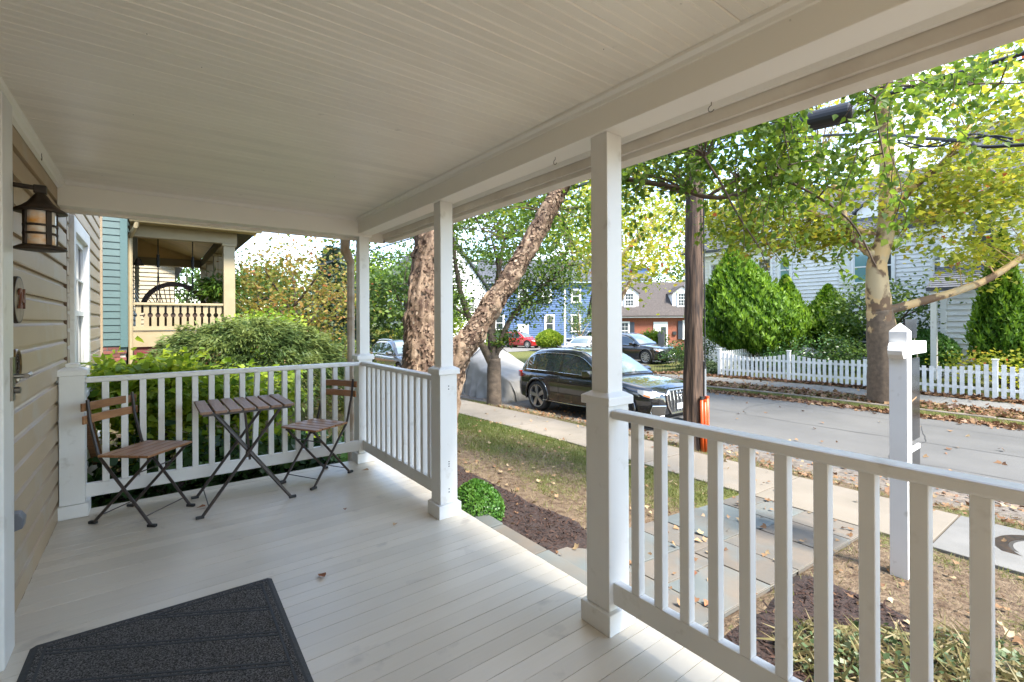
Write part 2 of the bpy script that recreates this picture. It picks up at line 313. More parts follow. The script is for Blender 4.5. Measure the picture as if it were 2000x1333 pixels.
TPL = {  # leaf templates: verts (x width, y length, z fold), triangles
 'leaf': (np.array([(0, 0, 0), (.36, .45, .10), (0, 1, 0), (-.36, .45, .10)]), np.array([(0, 1, 2), (0, 2, 3)])),
 'narrow': (np.array([(0, 0, 0), (.13, .4, .03), (0, 1, 0), (-.13, .4, .03)]), np.array([(0, 1, 2), (0, 2, 3)])),
 'birch': (np.array([(0, 0, 0), (.26, .10, .06), (.42, .34, .1), (.20, .70, .05), (0, 1.05, -.04), (-.20, .70, .05), (-.42, .34, .1), (-.26, .10, .06)]),
           np.array([(0, 1, 2), (0, 2, 3), (0, 3, 4), (0, 4, 5), (0, 5, 6), (0, 6, 7)])),
 'lobed': (np.array([(0, 0, 0), (.30, .05, .05), (.55, .38, .1), (.25, .48, .03), (0, 1, 0), (-.25, .48, .03), (-.55, .38, .1), (-.30, .05, .05)]),
           np.array([(0, 1, 2), (0, 2, 3), (0, 3, 4), (0, 4, 5), (0, 5, 6), (0, 6, 7)])),
 'blade': (np.array([(-.06, 0, 0), (.06, 0, 0), (0, 1, .15)]), np.array([(0, 1, 2)])),
  'spray': (np.array([(0, 0, 0), (.17, .5, .05), (0, 1, .1), (-.17, .5, .05)]), np.array([(0, 1, 2), (0, 2, 3)])),
 'chip': (np.array([(-.12, 0, 0), (.12, 0, .02), (.09, 1, 0), (-.09, .95, .03)]), np.array([(0, 1, 2), (0, 2, 3)])),
 'peel': (np.array([(-.3, 0, 0), (.3, 0, 0), (.34, .5, .05), (-.3, .5, .05), (.22, .9, .18), (-.16, .8, .18)]), np.array([(0, 1, 2), (0, 2, 3), (3, 2, 4), (3, 4, 5)])),
}
def leaf_arrays(pos, size, tpl, nrm=None, dirv=None, up=.7, lr=None):
    T, Fq = TPL[tpl]; n = len(pos); k = len(T)
    if nrm is None:
        nrm = rng.normal(size=(n, 3)) + np.array([0, 0, up * 1.6])
    nrm = nrm / (np.linalg.norm(nrm, axis=1, keepdims=True) + 1e-9)
    if dirv is None: dirv = rng.normal(size=(n, 3))
    d = dirv - nrm * np.sum(dirv * nrm, axis=1, keepdims=True); d /= (np.linalg.norm(d, axis=1, keepdims=True) + 1e-9)
    r = np.cross(d, nrm); size = np.broadcast_to(np.asarray(size, float), (n,))[:, None, None]
    V = pos[:, None, :] + size * (T[None, :, 0:1] * r[:, None, :] + T[None, :, 1:2] * d[:, None, :] + T[None, :, 2:3] * nrm[:, None, :])
    F = (np.arange(n) * k)[:, None, None] + Fq[None]
    if lr is None: lr = np.clip(rng.beta(2, 2, n), 0, 1)
    return V.reshape(-1, 3), F.reshape(-1, 3), np.repeat(lr, k)
def leaves(name, pos, size, m, parent, tpl='leaf', kind=None, **kw):
    V, F, lr = leaf_arrays(np.asarray(pos, float), size, tpl, **kw)
    o = npmesh(name, V, F, m, parent, lr)
    if kind: o['kind'] = kind
    return o
def clumps(ells, shell=.55, flat=.5):
    """ells: (centre, radii, clumps, clump radius, leaves per clump) -> leaf positions, clump shade offset, clump centres"""
    P = []; S = []; C = []
    for c, r, nc, cr, nl in ells:
        d = rng.normal(size=(nc, 3)); d /= np.linalg.norm(d, axis=1, keepdims=True)
        rad = shell + (1 - shell) * rng.random((nc, 1)) ** .7
        cc = np.array(c) + d * rad * np.array(r); C.append(cc)
        off = rng.normal(size=(nc, nl, 3)) * cr * np.array([1, 1, flat]) * (.6 + .8 * rng.random((nc, 1, 1)))
        P.append((cc[:, None, :] + off).reshape(-1, 3)); S.append(np.repeat(rng.normal(0, .17, nc), nl))
    return np.concatenate(P), np.concatenate(S), np.concatenate(C)
def crown(parent, ells, size, m, tpl='leaf', shell=.5, flat=.5, up=.7, name='crown', base=.45, avoid=None):
    P, S, C = clumps(ells, shell, flat)
    if avoid is not None:   # a gap in the leaves along a line
        a, b, r = avoid; a = np.array(a); d = np.array(b) - a; t = np.clip((P - a) @ d / (d @ d), 0, 1); k = np.linalg.norm(P - a - t[:, None] * d, axis=1) > r * (.3 + .7 * t); P, S = P[k], S[k]
    lr = np.clip(base + S + rng.normal(0, .16, len(P)), 0, 1)
    sz = size * (.7 + .6 * rng.random(len(P)))
    o = leaves(name, P, sz, m, parent, tpl, up=up, lr=lr)
    return C
def limbs(parent, specs, m, name='trunk', n=10, twigs=None, tw_r=.012, disp=0, freq=3):
    """specs: list of (path, r0, r1); twigs: clump centres joined to the nearest limb point"""
    mb = MB(); pts = []
    for path, r0, r1 in specs:
        q = smoothpath(path, 5); m_ = len(q)
        rr = [r0 + (r1 - r0) * i / (m_ - 1) for i in range(m_)]
        if disp: q2 = q
        mb.tube(q, rr, n); pts += [tuple(x) for x in q[len(q) // 3:]]
    if twigs is not None and len(twigs):
        pa = np.array(pts)
        for c in twigs:
            d = np.linalg.norm(pa - c, axis=1) + .6 * np.maximum(0, pa[:, 2] - c[2]); p = Vector(pa[int(np.argmin(d))]); c = Vector(c)
            mid = p.lerp(c, .5) + Vector((random.uniform(-.1, .1), random.uniform(-.1, .1), random.uniform(0, .12))) * (c - p).length
            mb.tube([p, mid, c], [tw_r * 1.6, tw_r, tw_r * .4], 5, False)
    o = mb.build(name, m, parent, smooth=True)
    if disp:
        for v in o.data.vertices:
            p = v.co; nn = v.normal; v.co = p + nn * disp * mnoise.fractal(p * freq, 1, 2, 4)
    return o
def smoothpath(p, sub=4):
    p = [Vector(q) for q in p]
    if len(p) < 3: return p
    outp = []
    for i in range(len(p) - 1):
        a = p[max(i - 1, 0)]; b = p[i]; c = p[i + 1]; d = p[min(i + 2, len(p) - 1)]
        for k in range(sub):
            t = k / sub
            outp.append(.5 * ((2 * b) + (c - a) * t + (2 * a - 5 * b + 4 * c - d) * t * t + (3 * b - a - 3 * c + d) * t ** 3))
    outp.append(p[-1]); return outp
def textmesh(txt, size, depth):
    cu = bpy.data.curves.new('txt', 'FONT'); cu.body = txt; cu.size = size; cu.extrude = depth; cu.offset = .002; cu.align_x = 'CENTER'; cu.align_y = 'CENTER'
    o = bpy.data.objects.new('txt', cu); COL.objects.link(o)
    dg = bpy.context.evaluated_depsgraph_get(); me = bpy.data.meshes.new_from_object(o.evaluated_get(dg))
    bpy.data.objects.remove(o); return me

# ---------------------------------------------------------------- terrain
XP = [-60, 1.7, 2.5, 5.38, 6.62, 7.35, 7.8, 14.25, 14.26, 15.4, 16.7, 17.1, 26, 300]
ZP = [-.40, -.45, -.48, -.70, -.74, -.90, -.97, -.97, -.85, -.83, -.80, -.76, -.62, -.62]
def sm(v, a, b):
    t = np.clip((v - a) / (b - a), 0, 1); return t * t * (3 - 2 * t)
def gz(x, y):
    x = np.asarray(x, float); y = np.asarray(y, float)
    z = np.interp(x, XP, ZP) - .02 * (np.clip(y, 6, 40) - 6)
    z = z + (.62 * sm(y, 6.5, 11.5) * (1 - sm(x, 2.5, 5)))
    low = -1.10 - .02 * (np.clip(y, 6, 30) - 6); k = sm(y, 10.5, 15.5) * sm(x, 14.2, 15.0)      # the ground falls away past the picket fence
    z = z * (1 - k) + low * k
    return z
def sheet(name, x0, x1, y0, y1, nx, ny, m, dz=.004, kind='structure', fn=None, rough=0, xs=None, ys=None):
    xs = np.linspace(x0, x1, nx) if xs is None else np.array(xs); ys = np.linspace(y0, y1, ny) if ys is None else np.array(ys)
    X, Y = np.meshgrid(xs, ys); Z = gz(X, Y) + dz
    if fn is not None: Z = Z + fn(X, Y)
    V = np.stack([X, Y, Z], -1).reshape(-1, 3); nx = len(xs); ny = len(ys)
    i = np.arange(nx - 1)[None, :] + nx * np.arange(ny - 1)[:, None]
    F = np.stack([i, i + 1, i + 1 + nx, i + nx], -1).reshape(-1, 4)
    o = npmesh(name, V, F, m, smooth=True); o['kind'] = kind; return o
def snoise(X, Y, f, seed=0):
    r = np.random.default_rng(seed); s = 0
    for k in range(6):
        a = r.uniform(0, 2 * PI); ff = f * (1 + .55 * k); s = s + np.sin((X * math.cos(a) + Y * math.sin(a)) * ff + r.uniform(0, 6)) / (1 + .3 * k)
    return s / 3
def grassamt(X, Y):
    n = snoise(X, Y, 2.2, 3) * .35 + snoise(X, Y, 6, 4) * .3
    left = .22 + .50 * sm(X, 3.3, 5.4) + .25 * sm(Y, 5, 8)
    right = .16 + .3 * sm(X, 4.4, 5.3)
    verge = .38
    g = np.where(X > 6.6, np.where(X < 8, verge, .85), np.where(Y < 1.5, right, left))
    return np.clip(g + n * .6, 0, 1)
def groundmat():
    m = bpy.data.materials.new('yard_ground'); m.use_nodes = True; N = m.node_tree.nodes; L = m.node_tree.links; b = N['Principled BSDF']
    b.inputs['Roughness'].default_value = .95; b.inputs['Specular IOR Level'].default_value = .2
    a = N.new('ShaderNodeAttribute'); a.attribute_name = 'lr'; g = N.new('ShaderNodeNewGeometry')
    def nz(s, d):
        n = N.new('ShaderNodeTexNoise'); n.inputs['Scale'].default_value = s; n.inputs['Detail'].default_value = d; L.new(g.outputs['Position'], n.inputs[0]); return n.outputs[0]
    d = N.new('ShaderNodeValToRGB'); d.color_ramp.elements[0].position = .3; d.color_ramp.elements[0].color = (.065, .040, .024, 1); d.color_ramp.elements[1].position = .7; d.color_ramp.elements[1].color = (.165, .12, .076, 1)
    L.new(nz(16, 9), d.inputs[0])
    q = N.new('ShaderNodeValToRGB'); q.color_ramp.elements[0].position = .35; q.color_ramp.elements[0].color = (.060, .072, .018, 1); q.color_ramp.elements[1].position = .7; q.color_ramp.elements[1].color = (.145, .14, .042, 1)
    L.new(nz(9, 9), q.inputs[0])
    ad = N.new('ShaderNodeMath'); ad.operation = 'ADD'; L.new(a.outputs['Fac'], ad.inputs[0])
    sb = N.new('ShaderNodeMath'); sb.operation = 'MULTIPLY_ADD'; sb.inputs[1].default_value = 1.4; sb.inputs[2].default_value = -.7; L.new(nz(22, 6), sb.inputs[0]); L.new(sb.outputs[0], ad.inputs[1])
    mr = N.new('ShaderNodeMapRange'); mr.inputs[1].default_value = .35; mr.inputs[2].default_value = .65; L.new(ad.outputs[0], mr.inputs[0])
    x = N.new('ShaderNodeMixRGB'); L.new(mr.outputs[0], x.inputs[0]); L.new(d.outputs[0], x.inputs[1]); L.new(q.outputs[0], x.inputs[2]); L.new(x.outputs[0], b.inputs['Base Color'])
    bp = N.new('ShaderNodeBump'); bp.inputs['Distance'].default_value = .03; L.new(nz(45, 5), bp.inputs['Height']); L.new(bp.outputs[0], b.inputs['Normal'])
    return m
M['ground'] = groundmat()
gx = sorted(set([-300, -60, -20, -5, 0, 1.2] + [round(v, 3) for v in np.arange(1.7, 8.0, .07)] + [5.38, 6.62, 7.35, 7.8, 7.81, 8.3, 14.2, 14.25, 14.26, 14.5, 15.0, 15.4, 15.41, 16.69, 16.7, 17.1, 18, 20, 22, 24, 26, 30, 36, 44, 60, 100, 300, 700]))
gy = sorted(set([-400, -60, -20, -8, -4, -2] + [round(v, 3) for v in np.arange(-1, 12.5, .08)] + [13, 14, 15, 16, 16.8, 18, 20, 21.4, 24, 27, 30, 34, 40, 50, 70, 120, 300, 900]))
def gsub(X, Y):
    z = np.zeros_like(X)
    z = z - .05 * ((X > 7.805) & (X < 14.255)) - .04 * ((X > 15.405) & (X < 16.695)) - .05 * ((X > 5.37) & (X < 6.63))
    near = (X > 1.6) & (X < 8) & (Y > -1) & (Y < 12.5)
    z = z + near * ((X < 5.3) | (X > 6.7)) * (snoise(X, Y, 9, 11) * .007 + snoise(X, Y, 30, 12) * .005)
    z = z - .05 * ((X > 1.6) & (X < 5.38) & (Y > 1.5) & (Y < 2.72))
    return z
ground = sheet('ground', 0, 0, 0, 0, 0, 0, M['ground'], 0, fn=gsub, xs=gx, ys=gy)
_v = np.empty(len(ground.data.vertices) * 3, np.float32); ground.data.vertices.foreach_get('co', _v); _v = _v.reshape(-1, 3)
_a = ground.data.attributes.new('lr', 'FLOAT', 'POINT'); _a.data.foreach_set('value', grassamt(_v[:, 0], _v[:, 1]).astype(np.float32))
YS = list(np.arange(-30, 40, 1.0)) + [50, 70, 100]
sheet('street', 0, 0, 0, 0, 0, 0, M['asph'], .004, xs=[7.8, 9, 10.5, 12, 13.5, 14.25], ys=YS, fn=lambda X, Y: .05 * np.sin((X - 7.8) / 6.45 * PI))
cr = bpy.data.objects.new('road_cracks', None); COL.objects.link(cr); cr['kind'] = 'structure'
M['tar'] = mat('tar_line', (.03, .03, .03), .8)
def crack(pts, wd):
    q = smoothpath(pts, 14); mb = MB(); V = []
    for k, p in enumerate(q):
        d = (q[min(k + 1, len(q) - 1)] - q[max(k - 1, 0)]).normalized(); n = Vector((-d.y, d.x, 0)); j = n * (.05 * mnoise.noise(p * 2.5)); h = wd * (.5 + .8 * abs(mnoise.noise(p * 6)))
        for s_ in (-1, 1):
            a = p + j + n * h * s_; V.append((a.x, a.y, float(gz(a.x, a.y)) + .05 * math.sin((a.x - 7.8) / 6.45 * PI) + .008))
    mb.add(V, [(2 * i, 2 * i + 1, 2 * i + 3, 2 * i + 2) for i in range(len(q) - 1)]); mb.build('crack', M['tar'], cr)
crack([(11.0, -6, 0), (11.05, -1, 0), (10.9, 4, 0), (11.1, 9, 0), (11.0, 16, 0), (11.0, 24, 0)], .012)
crack([(12.9, -5, 0), (12.8, 1, 0), (12.95, 5, 0), (12.85, 11, 0)], .010); crack([(9.3, -3, 0), (9.4, 1, 0), (9.2, 3.5, 0)], .008)
crack([(8.8, 2.2, 0), (10, 2.5, 0), (11, 2.3, 0), (12.6, 2.7, 0)], .007); crack([(11.0, 5.5, 0), (12, 5.9, 0), (14.1, 5.7, 0)], .007)
sheet('gravel_edge', 0, 0, 0, 0, 0, 0, M['grav'], .014, xs=[7.25, 7.5, 7.9, 8.3, 8.7], ys=np.arange(-12, 24, .25), fn=lambda X, Y: snoise(X, Y, 5, 5) * .012 - .06 * (np.abs(X - 7.95) > .7))
# sidewalks as slabs
def slabs(name, x0, x1, y0, y1, step, m, sub, m2=None, cut=None):
    root = bpy.data.objects.new(name, None); COL.objects.link(root); root['kind'] = 'structure'; root.location = ((x0 + x1) / 2, y0, 0)
    y = y0
    while y < y1:
        ye = min(y + step, y1); mb = MB(); g = .008
        a, b, c, d = [float(gz(*p)) for p in ((x0, y), (x1, y), (x1, ye), (x0, ye))]
        t = .012 + random.uniform(-.004, .004)
        mb.add([(x0, y + g, a - .08), (x1, y + g, b - .08), (x1, ye - g, c - .08), (x0, ye - g, d - .08), (x0, y + g, a + t), (x1, y + g, b + t), (x1, ye - g, c + t), (x0, ye - g, d + t)],
               [(3, 2, 1, 0), (4, 5, 6, 7), (0, 1, 5, 4), (1, 2, 6, 5), (2, 3, 7, 6), (3, 0, 4, 7)])
        mb.build('slab', m2 if (m2 and y < cut) else m, root, bev=.006); y = ye
    return root
slabs('sidewalk', 5.40, 6.60, -6.5, 24, 1.52, M['conc'], 1, M['conc2'], 1.0)
slabs('far_sidewalk', 15.42, 16.68, -9, 16.8, 1.5, M['conc2'], 1)
kr = bpy.data.objects.new('kerb', None); COL.objects.link(kr); kr['kind'] = 'structure'; kr.location = (14.33, 0, -.9)
y = -9.0
while y < 16.5:
    h0 = float(gz(14.4, y)); h1 = float(gz(14.4, y + 1.8)); mb = MB(); j = random.uniform(-.012, .012)
    mb.add([(14.25 + j, y + .01, h0 - .3), (14.42, y + .01, h0 - .3), (14.42, y + 1.79, h1 - .3), (14.25 + j, y + 1.79, h1 - .3),
            (14.27 + j, y + .01, h0 + .02 + j), (14.42, y + .01, h0 + .02 + j), (14.42, y + 1.79, h1 + .02 + j), (14.27 + j, y + 1.79, h1 + .02 + j)],
           [(3, 2, 1, 0), (4, 5, 6, 7), (0, 1, 5, 4), (1, 2, 6, 5), (2, 3, 7, 6), (3, 0, 4, 7)])
    mb.build('kerb_stone', M['curb'], kr, bev=.02); y += 1.8
sheet('side_driveway', 14.3, 25.5, 16.9, 21.4, 12, 8, M['conc2'], .03)
sheet('far_driveway', 22, 44, 33.5, 42, 12, 10, M['conc2'], .03)

# flagstone path + step
pr_ = bpy.data.objects.new('flagstone_path', None); COL.objects.link(pr_); pr_['kind'] = 'structure'; pr_.location = (3.6, 2.1, -.55)
sheet_j = sheet('path_mortar', 1.95, 5.36, 1.52, 2.70, 12, 6, M['joint'], .004); sheet_j['kind'] = 'structure'
stones = []
def split(x0, y0, x1, y1, d=0):
    wd, ht = x1 - x0, y1 - y0
    if (wd < .62 and ht < .62) or (wd * ht < .34 and d > 1):
        stones.append((x0, y0, x1, y1)); return
    if wd > ht: c = x0 + wd * random.uniform(.38, .62); split(x0, y0, c, y1, d + 1); split(c, y0, x1, y1, d + 1)
    else: c = y0 + ht * random.uniform(.36, .64); split(x0, y0, x1, c, d + 1); split(x0, c, x1, y1, d + 1)
random.seed(21); split(1.95, 1.52, 5.37, 2.70)
for x0, y0, x1, y1 in stones:
    g = .007; x0 += g; y0 += g; x1 -= g; y1 -= g; mb = MB(); t = random.uniform(.010, .016)
    P = [(x0, y0), (x1, y0), (x1, y1), (x0, y1)]
    P = [(a + random.uniform(-.004, .004), b + random.uniform(-.004, .004)) for a, b in P]
    zz = [float(gz(a, b)) for a, b in P]
    mb.add([(a, b, z - .03) for (a, b), z in zip(P, zz)] + [(a, b, z + t) for (a, b), z in zip(P, zz)],
           [(3, 2, 1, 0), (4, 5, 6, 7), (0, 1, 5, 4), (1, 2, 6, 5), (2, 3, 7, 6), (3, 0, 4, 7)])
    mb.build('flagstone', M['slate_b'] if random.random() < .38 else M['slate'], pr_, bev=.004)
st = thing('stone_step', 'bluestone step running along the front of the porch floor', 'step', (1.9, 2.1, -.45))
y = 1.2
for L_, mm in ((.55, 'slate_b'), (.6, 'slate'), (.5, 'slate_b'), (.62, 'slate')):
    MB().box(1.70, y + .006, -.27, 2.08 + random.uniform(-.015, .01), y + L_ - .006, -.215 + random.uniform(-.004, .004)).build('tread_stone', M[mm], st, bev=.006)
    y += L_
MB().box(1.70, 1.22, -.6, 2.04, 3.46, -.272).build('riser', M['slate_b'], st)

# mulch beds
def bedfn(cx, cy, rx, ry, s):
    def f(X, Y):
        d = np.maximum(np.abs(X - cx) / rx, np.abs(Y - cy) / ry) + .10 * snoise(X, Y, 4.5, s)
        return np.where(d < 1, .025, .025 - (d - 1) * .5) + snoise(X, Y, 22, s + 1) * .008
    return f
def bed(cx, cy, rx, ry, s):
    f = bedfn(cx, cy, rx, ry, s)
    o = sheet('mulch_bed', cx - rx * 1.12, cx + rx * 1.12, cy - ry * 1.12, cy + ry * 1.12, 70, 70, M['mulch'], 0, kind='structure', fn=f)
    n = int(5200 * rx * ry); X = rng.uniform(cx - rx, cx + rx, n); Y = rng.uniform(cy - ry, cy + ry, n)
    Z = gz(X, Y) + f(X, Y) + .006; k = f(X, Y) > -.005; P = np.stack([X, Y, Z], 1)[k]; n = len(P)
    c = leaves('mulch_chips', P, rng.uniform(.02, .05, n), LM['chip'], None, 'chip', nrm=rng.normal(size=(n, 3)) * .45 + np.array([0, 0, 1.]), dirv=rng.normal(size=(n, 3)))
    c['kind'] = 'stuff'
    return f
f1 = bed(2.25, 4.5, .72, 1.80, 31)
f2 = bed(2.72, .30, 1.02, 1.10, 35)
f3 = bed(.4, 5.35, 2.0, .95, 38)

# ---------------------------------------------------------------- our porch
WX = -.49
fl = bpy.data.objects.new('porch_floor', None); COL.objects.link(fl); fl['kind'] = 'structure'; fl.location = (.6, 1.5, 0)
MB().box(WX, -2.4, -.22, 1.64, 4.44, -.032).build('deck_frame', M['white'], fl)
brd = MB().box(-(1.685 - WX) / 2, -.0404, -.03, (1.685 - WX) / 2, .0404, 0).mesh('board')
brd.materials.append(M['floor']); y = -2.4
ym = (1.685 + WX) / 2
k = 0
while y < 4.4:
    o = link('floor_board', brd, None, fl); o.location = (ym - .6 + random.uniform(-.002, .002), y + .0415 - 1.5, random.uniform(-.0008, .0006)); o.rotation_euler = (random.uniform(-.004, .004), 0, 0)
    y += .083; k += 1
    if k == 1: b_ = o
# posts
def post(x, y, label, full=True, finial=False, half=False):
    t = thing('porch_post', label, 'post', (x, y, 0), 0, 'square white porch posts')
    MB().box(x - .083, y - .083, .0, x + .083, y + .083, .088).build('base', M['white'], t, bev=.004)
    MB().box(x - .064, y - .064, .0885, x + .064, y + .064, .94).build('lower_shaft', M['white'], t, bev=.003)
    mb = MB(); a = .079
    mb.add([(x - a, y - a, .94), (x + a, y - a, .94), (x + a, y + a, .94), (x - a, y + a, .94), (x - a, y - a, .975), (x + a, y - a, .975), (x + a, y + a, .975), (x - a, y + a, .975),
            (x - .05, y - .05, .992), (x + .05, y - .05, .992), (x + .05, y + .05, .992), (x - .05, y + .05, .992)],
           [(3, 2, 1, 0), (0, 1, 5, 4), (1, 2, 6, 5), (2, 3, 7, 6), (3, 0, 4, 7), (4, 5, 9, 8), (5, 6, 10, 9), (6, 7, 11, 10), (7, 4, 8, 11), (8, 9, 10, 11)])
    mb.build('cap', M['white'], t, bev=.003)
    if full: MB().box(x - .046, y - .046, .985, x + .046, y + .046, 2.0865).build('upper_shaft', M['white'], t, bev=.002)
    if finial: MB().box(x - .035, y - .035, .99, x + .035, y + .035, 1.02).build('finial', M['white'], t, bev=.006)
    return t
XPST = 1.563; YN, YM_, YC = 1.381, 2.816, 4.345
post(XPST, YC, 'white porch post at the far corner next to the downspout')
pm = post(XPST, YM_, 'white porch post at the open end of the short railing, screw holes in its side')
post(XPST, YN, 'white porch post nearest the camera, at the start of the near railing')
post(WX + .068, YC - .02, 'short white half post against the tan wall, ending the back railing', full=False, finial=True)
post(XPST, -1.6, 'white porch post outside the right edge of the view')
mb = MB()
for z in (.33, .345, .36, .16, .18, .84, .86): mb.box(XPST + .0 - .004, YM_ - .0655, z, XPST + .004, YM_ - .0635, z + .006)
mb.build('screw_hole', M['gap'], pm); 
def railing(p0, p1, label, n, axis):
    """p0,p1 along axis; other coordinate fixed"""
    a, b = p0[axis], p1[axis]; c = p0[1 - axis]
    t = thing('porch_railing', label, 'railing', ((p0[0] + p1[0]) / 2, (p0[1] + p1[1]) / 2, 0), 0, 'white porch railings')
    def bx(a0, a1, h, z0, z1, nm, bev):
        if axis == 0: m_ = MB().box(a0, c - h, z0, a1, c + h, z1)
        else: m_ = MB().box(c - h, a0, z0, c + h, a1, z1)
        return m_.build(nm, M['white'], t, bev=bev)
    bx(a, b, .034, .887, .923, 'top_rail', .009)
    bx(a, b, .019, .115, .205, 'bottom_rail', .003)
    hb = .019; me = MB().box(-hb, -hb, .2055, hb, hb, .8868).mesh('baluster'); me.materials.append(M['white'])
    cen = wloc(t)
    for i in range(n):
        s = a + (b - a) * (i + 1) / (n + 1); s += random.uniform(-.002, .002)
        o = link('baluster', me, None, t); o.location = ((s, c, 0) if axis == 0 else (c, s, 0)) - cen if False else Vector((s, c, 0) if axis == 0 else (c, s, 0)) - cen
        o.rotation_euler = (0, 0, random.uniform(-.03, .03))
        bv = o.modifiers.new('bevel', 'BEVEL'); bv.width = .002; bv.segments = 1
        if 'back' in label and i == 9: o.rotation_euler = (0, .03, 0); o.location.x -= .022
    return t
railing((WX + .132, YC - .045), (XPST - .064, YC - .045), 'white railing along the back end of the porch behind the table and chairs', 17, 0)
railing((XPST - .01, YM_ + .064), (XPST - .01, YC - .064), 'short white railing on the street side beyond the middle post', 12, 1)
railing((XPST - .02, YN - .064), (XPST - .02, -1.54), 'long white railing in the foreground running out of the frame at right', 25, 1)

# porch roof: ceiling boards, beams, mouldings, fascia and gutter
rf = thing('porch_roof', 'low white porch roof with beadboard ceiling overhead', 'porch roof', (.6, 1.2, 2.1))
cb = MB()
prof = [(0, .012), (.0, .0), (.002, 0)]
hw = .0423
cm = MB()
pz = [(-hw, 2.245), (-hw, 2.2305), (-hw + .003, 2.2275), (-.006, 2.2275), (-.003, 2.2292), (0, 2.2278), (.003, 2.2292), (.006, 2.2275), (hw - .003, 2.2275), (hw, 2.2305), (hw, 2.245)]
cm.prism(pz, 0, -(1.5 - WX) / 2, (1.5 - WX) / 2)
cme = cm.mesh('ceiling_board', (0, 0, 2.1)); cme.materials.append(M['ceil'])
y = -2.4
while y < 4.28:
    o = link('ceiling_board', cme, None, rf); o.location = ((1.5 + WX) / 2 - .6, y + hw - 1.2, random.uniform(-.0015, .001)); o.rotation_euler = (random.uniform(-.006, .006), 0, 0); y += .085
MB().box(1.50, -2.4, 2.087, 1.628, 4.28, 2.26).build('front_beam', M['beam'], rf, bev=.003)
MB().box(WX, 4.2805, 2.068, 1.628, 4.41, 2.26).build('back_beam', M['beam'], rf, bev=.003)
MB().prism([(1.468, 2.227), (1.4995, 2.227), (1.4995, 2.190), (1.492, 2.193), (1.487, 2.206), (1.476, 2.212), (1.470, 2.216)], 1, -2.4, 4.28).build('ceiling_moulding', M['beam'], rf)
MB().prism([(WX + .002, 2.2265), (WX + .040, 2.2265), (WX + .036, 2.212), (WX + .024, 2.20), (WX + .018, 2.186), (WX + .002, 2.178)], 1, -2.4, 4.28).build('ceiling_moulding', M['beam'], rf)
MB().prism([(4.25, 2.227), (4.2795, 2.227), (4.2795, 2.204), (4.268, 2.208)], 0, WX + .04, 1.47).build('ceiling_moulding', M['beam'], rf)
MB().prism([(1.6285, 2.12), (1.655, 2.12), (1.665, 2.135), (1.69, 2.145), (1.70, 2.165), (1.6285, 2.165)], 1, -2.4, 4.43).build('crown_moulding', M['beam'], rf)
MB().box(1.6285, -2.4, 2.1655, 1.79, 4.43, 2.185).build('soffit_board', M['beam'], rf)
MB().prism([(1.725, 2.1645), (1.785, 2.1645), (1.785, 2.13), (1.772, 2.132), (1.76, 2.15), (1.735, 2.156)], 1, -2.4, 4.43).build('fascia_moulding', M['beam'], rf)
MB().box(1.79, -2.4, 2.085, 1.812, 4.46, 2.20).build('fascia', M['gutter'], rf, bev=.002)
MB().prism([(1.815, 2.19), (1.815, 2.062), (1.90, 2.062), (1.915, 2.10), (1.935, 2.13), (1.935, 2.17), (1.928, 2.17), (1.928, 2.135), (1.905, 2.10), (1.895, 2.068), (1.822, 2.068), (1.822, 2.19)], 1, -2.4, 4.47).build('gutter', M['gutter'], rf)
MB().box(WX, 4.4105, 2.045, 1.79, 4.43, 2.20).build('end_fascia', M['gutter'], rf)
MB().box(WX, 4.4305, 2.05, 1.815, 4.46, 2.075).build('end_trim', M['brownedge'], rf)
MB().add([(WX, -2.5, 2.62), (1.95, -2.5, 2.20), (1.95, 4.55, 2.20), (WX, 4.55, 2.62), (WX, -2.5, 2.66), (1.95, -2.5, 2.24), (1.95, 4.55, 2.24), (WX, 4.55, 2.66)],
         [(3, 2, 1, 0), (4, 5, 6, 7), (0, 1, 5, 4), (1, 2, 6, 5), (2, 3, 7, 6), (3, 0, 4, 7)]).build('shingle_roof', M['shing'], rf)
def hook(x, y, z, parent):
    pts = [(x, y, z), (x, y, z - .012)] + [(x + .0, y + .012 * math.sin(a) , z - .024 - .012 * (1 - math.cos(a)) + .012) for a in np.linspace(0, 4.2, 8)]
    MB().tube(pts, .0016, 6).build('cup_hook', M['nickel'], parent)
hook(1.62, .93, 2.087, rf); hook(1.56, 1.7, 2.087, rf); hook(WX + .03, 3.5, 2.19, rf)
# spiders of old nail heads
mb = MB()
for _ in range(16):
    x = random.uniform(-.4, 1.4); y = random.uniform(.5, 4.1); mb.box(x, y, 2.2262, x + .003, y + .003, 2.2274)
mb.build('nail_heads', M['gap'], rf)['kind'] = 'stuff'

# house wall
hs = thing('tan_house', 'tan clapboard house wall along the left side of the porch', 'house', (-2.5, 2.5, -.4))
MB().box(-6.5, -7, -.6, WX - .035, 7.56, 5.4).build('wall_body', M['brownedge'], hs)
MB().add([(-6.9, -7.4, 5.3), (-.2, -7.4, 5.3), (-.2, 7.9, 5.3), (-6.9, 7.9, 5.3), (-3.5, -7.4, 7.4), (-3.5, 7.9, 7.4)], [(0, 1, 4), (2, 3, 5), (1, 2, 5, 4), (3, 0, 4, 5), (0, 3, 2, 1)]).build('roof', M['shing'], hs)
EXPO = .131
def clap(y0, y1, z, ze=None, nm='siding_board'):
    h = EXPO if ze is None else ze - z
    MB().prism([(WX - .034, z), (WX, z), (WX + .001, z + .008), (WX - .001, z + h * .76), (WX - .012, z + h * .80), (WX - .017, z + h * .86), (WX - .018, z + h - .002), (WX - .034, z + h - .002)], 1, y0, y1).build(nm, M['tan'], hs)
z = .0
i = 0
while z < 2.18:
    clap(-2.4, 2.40, z); clap(2.72, 4.70, z); z += EXPO
z = -.32
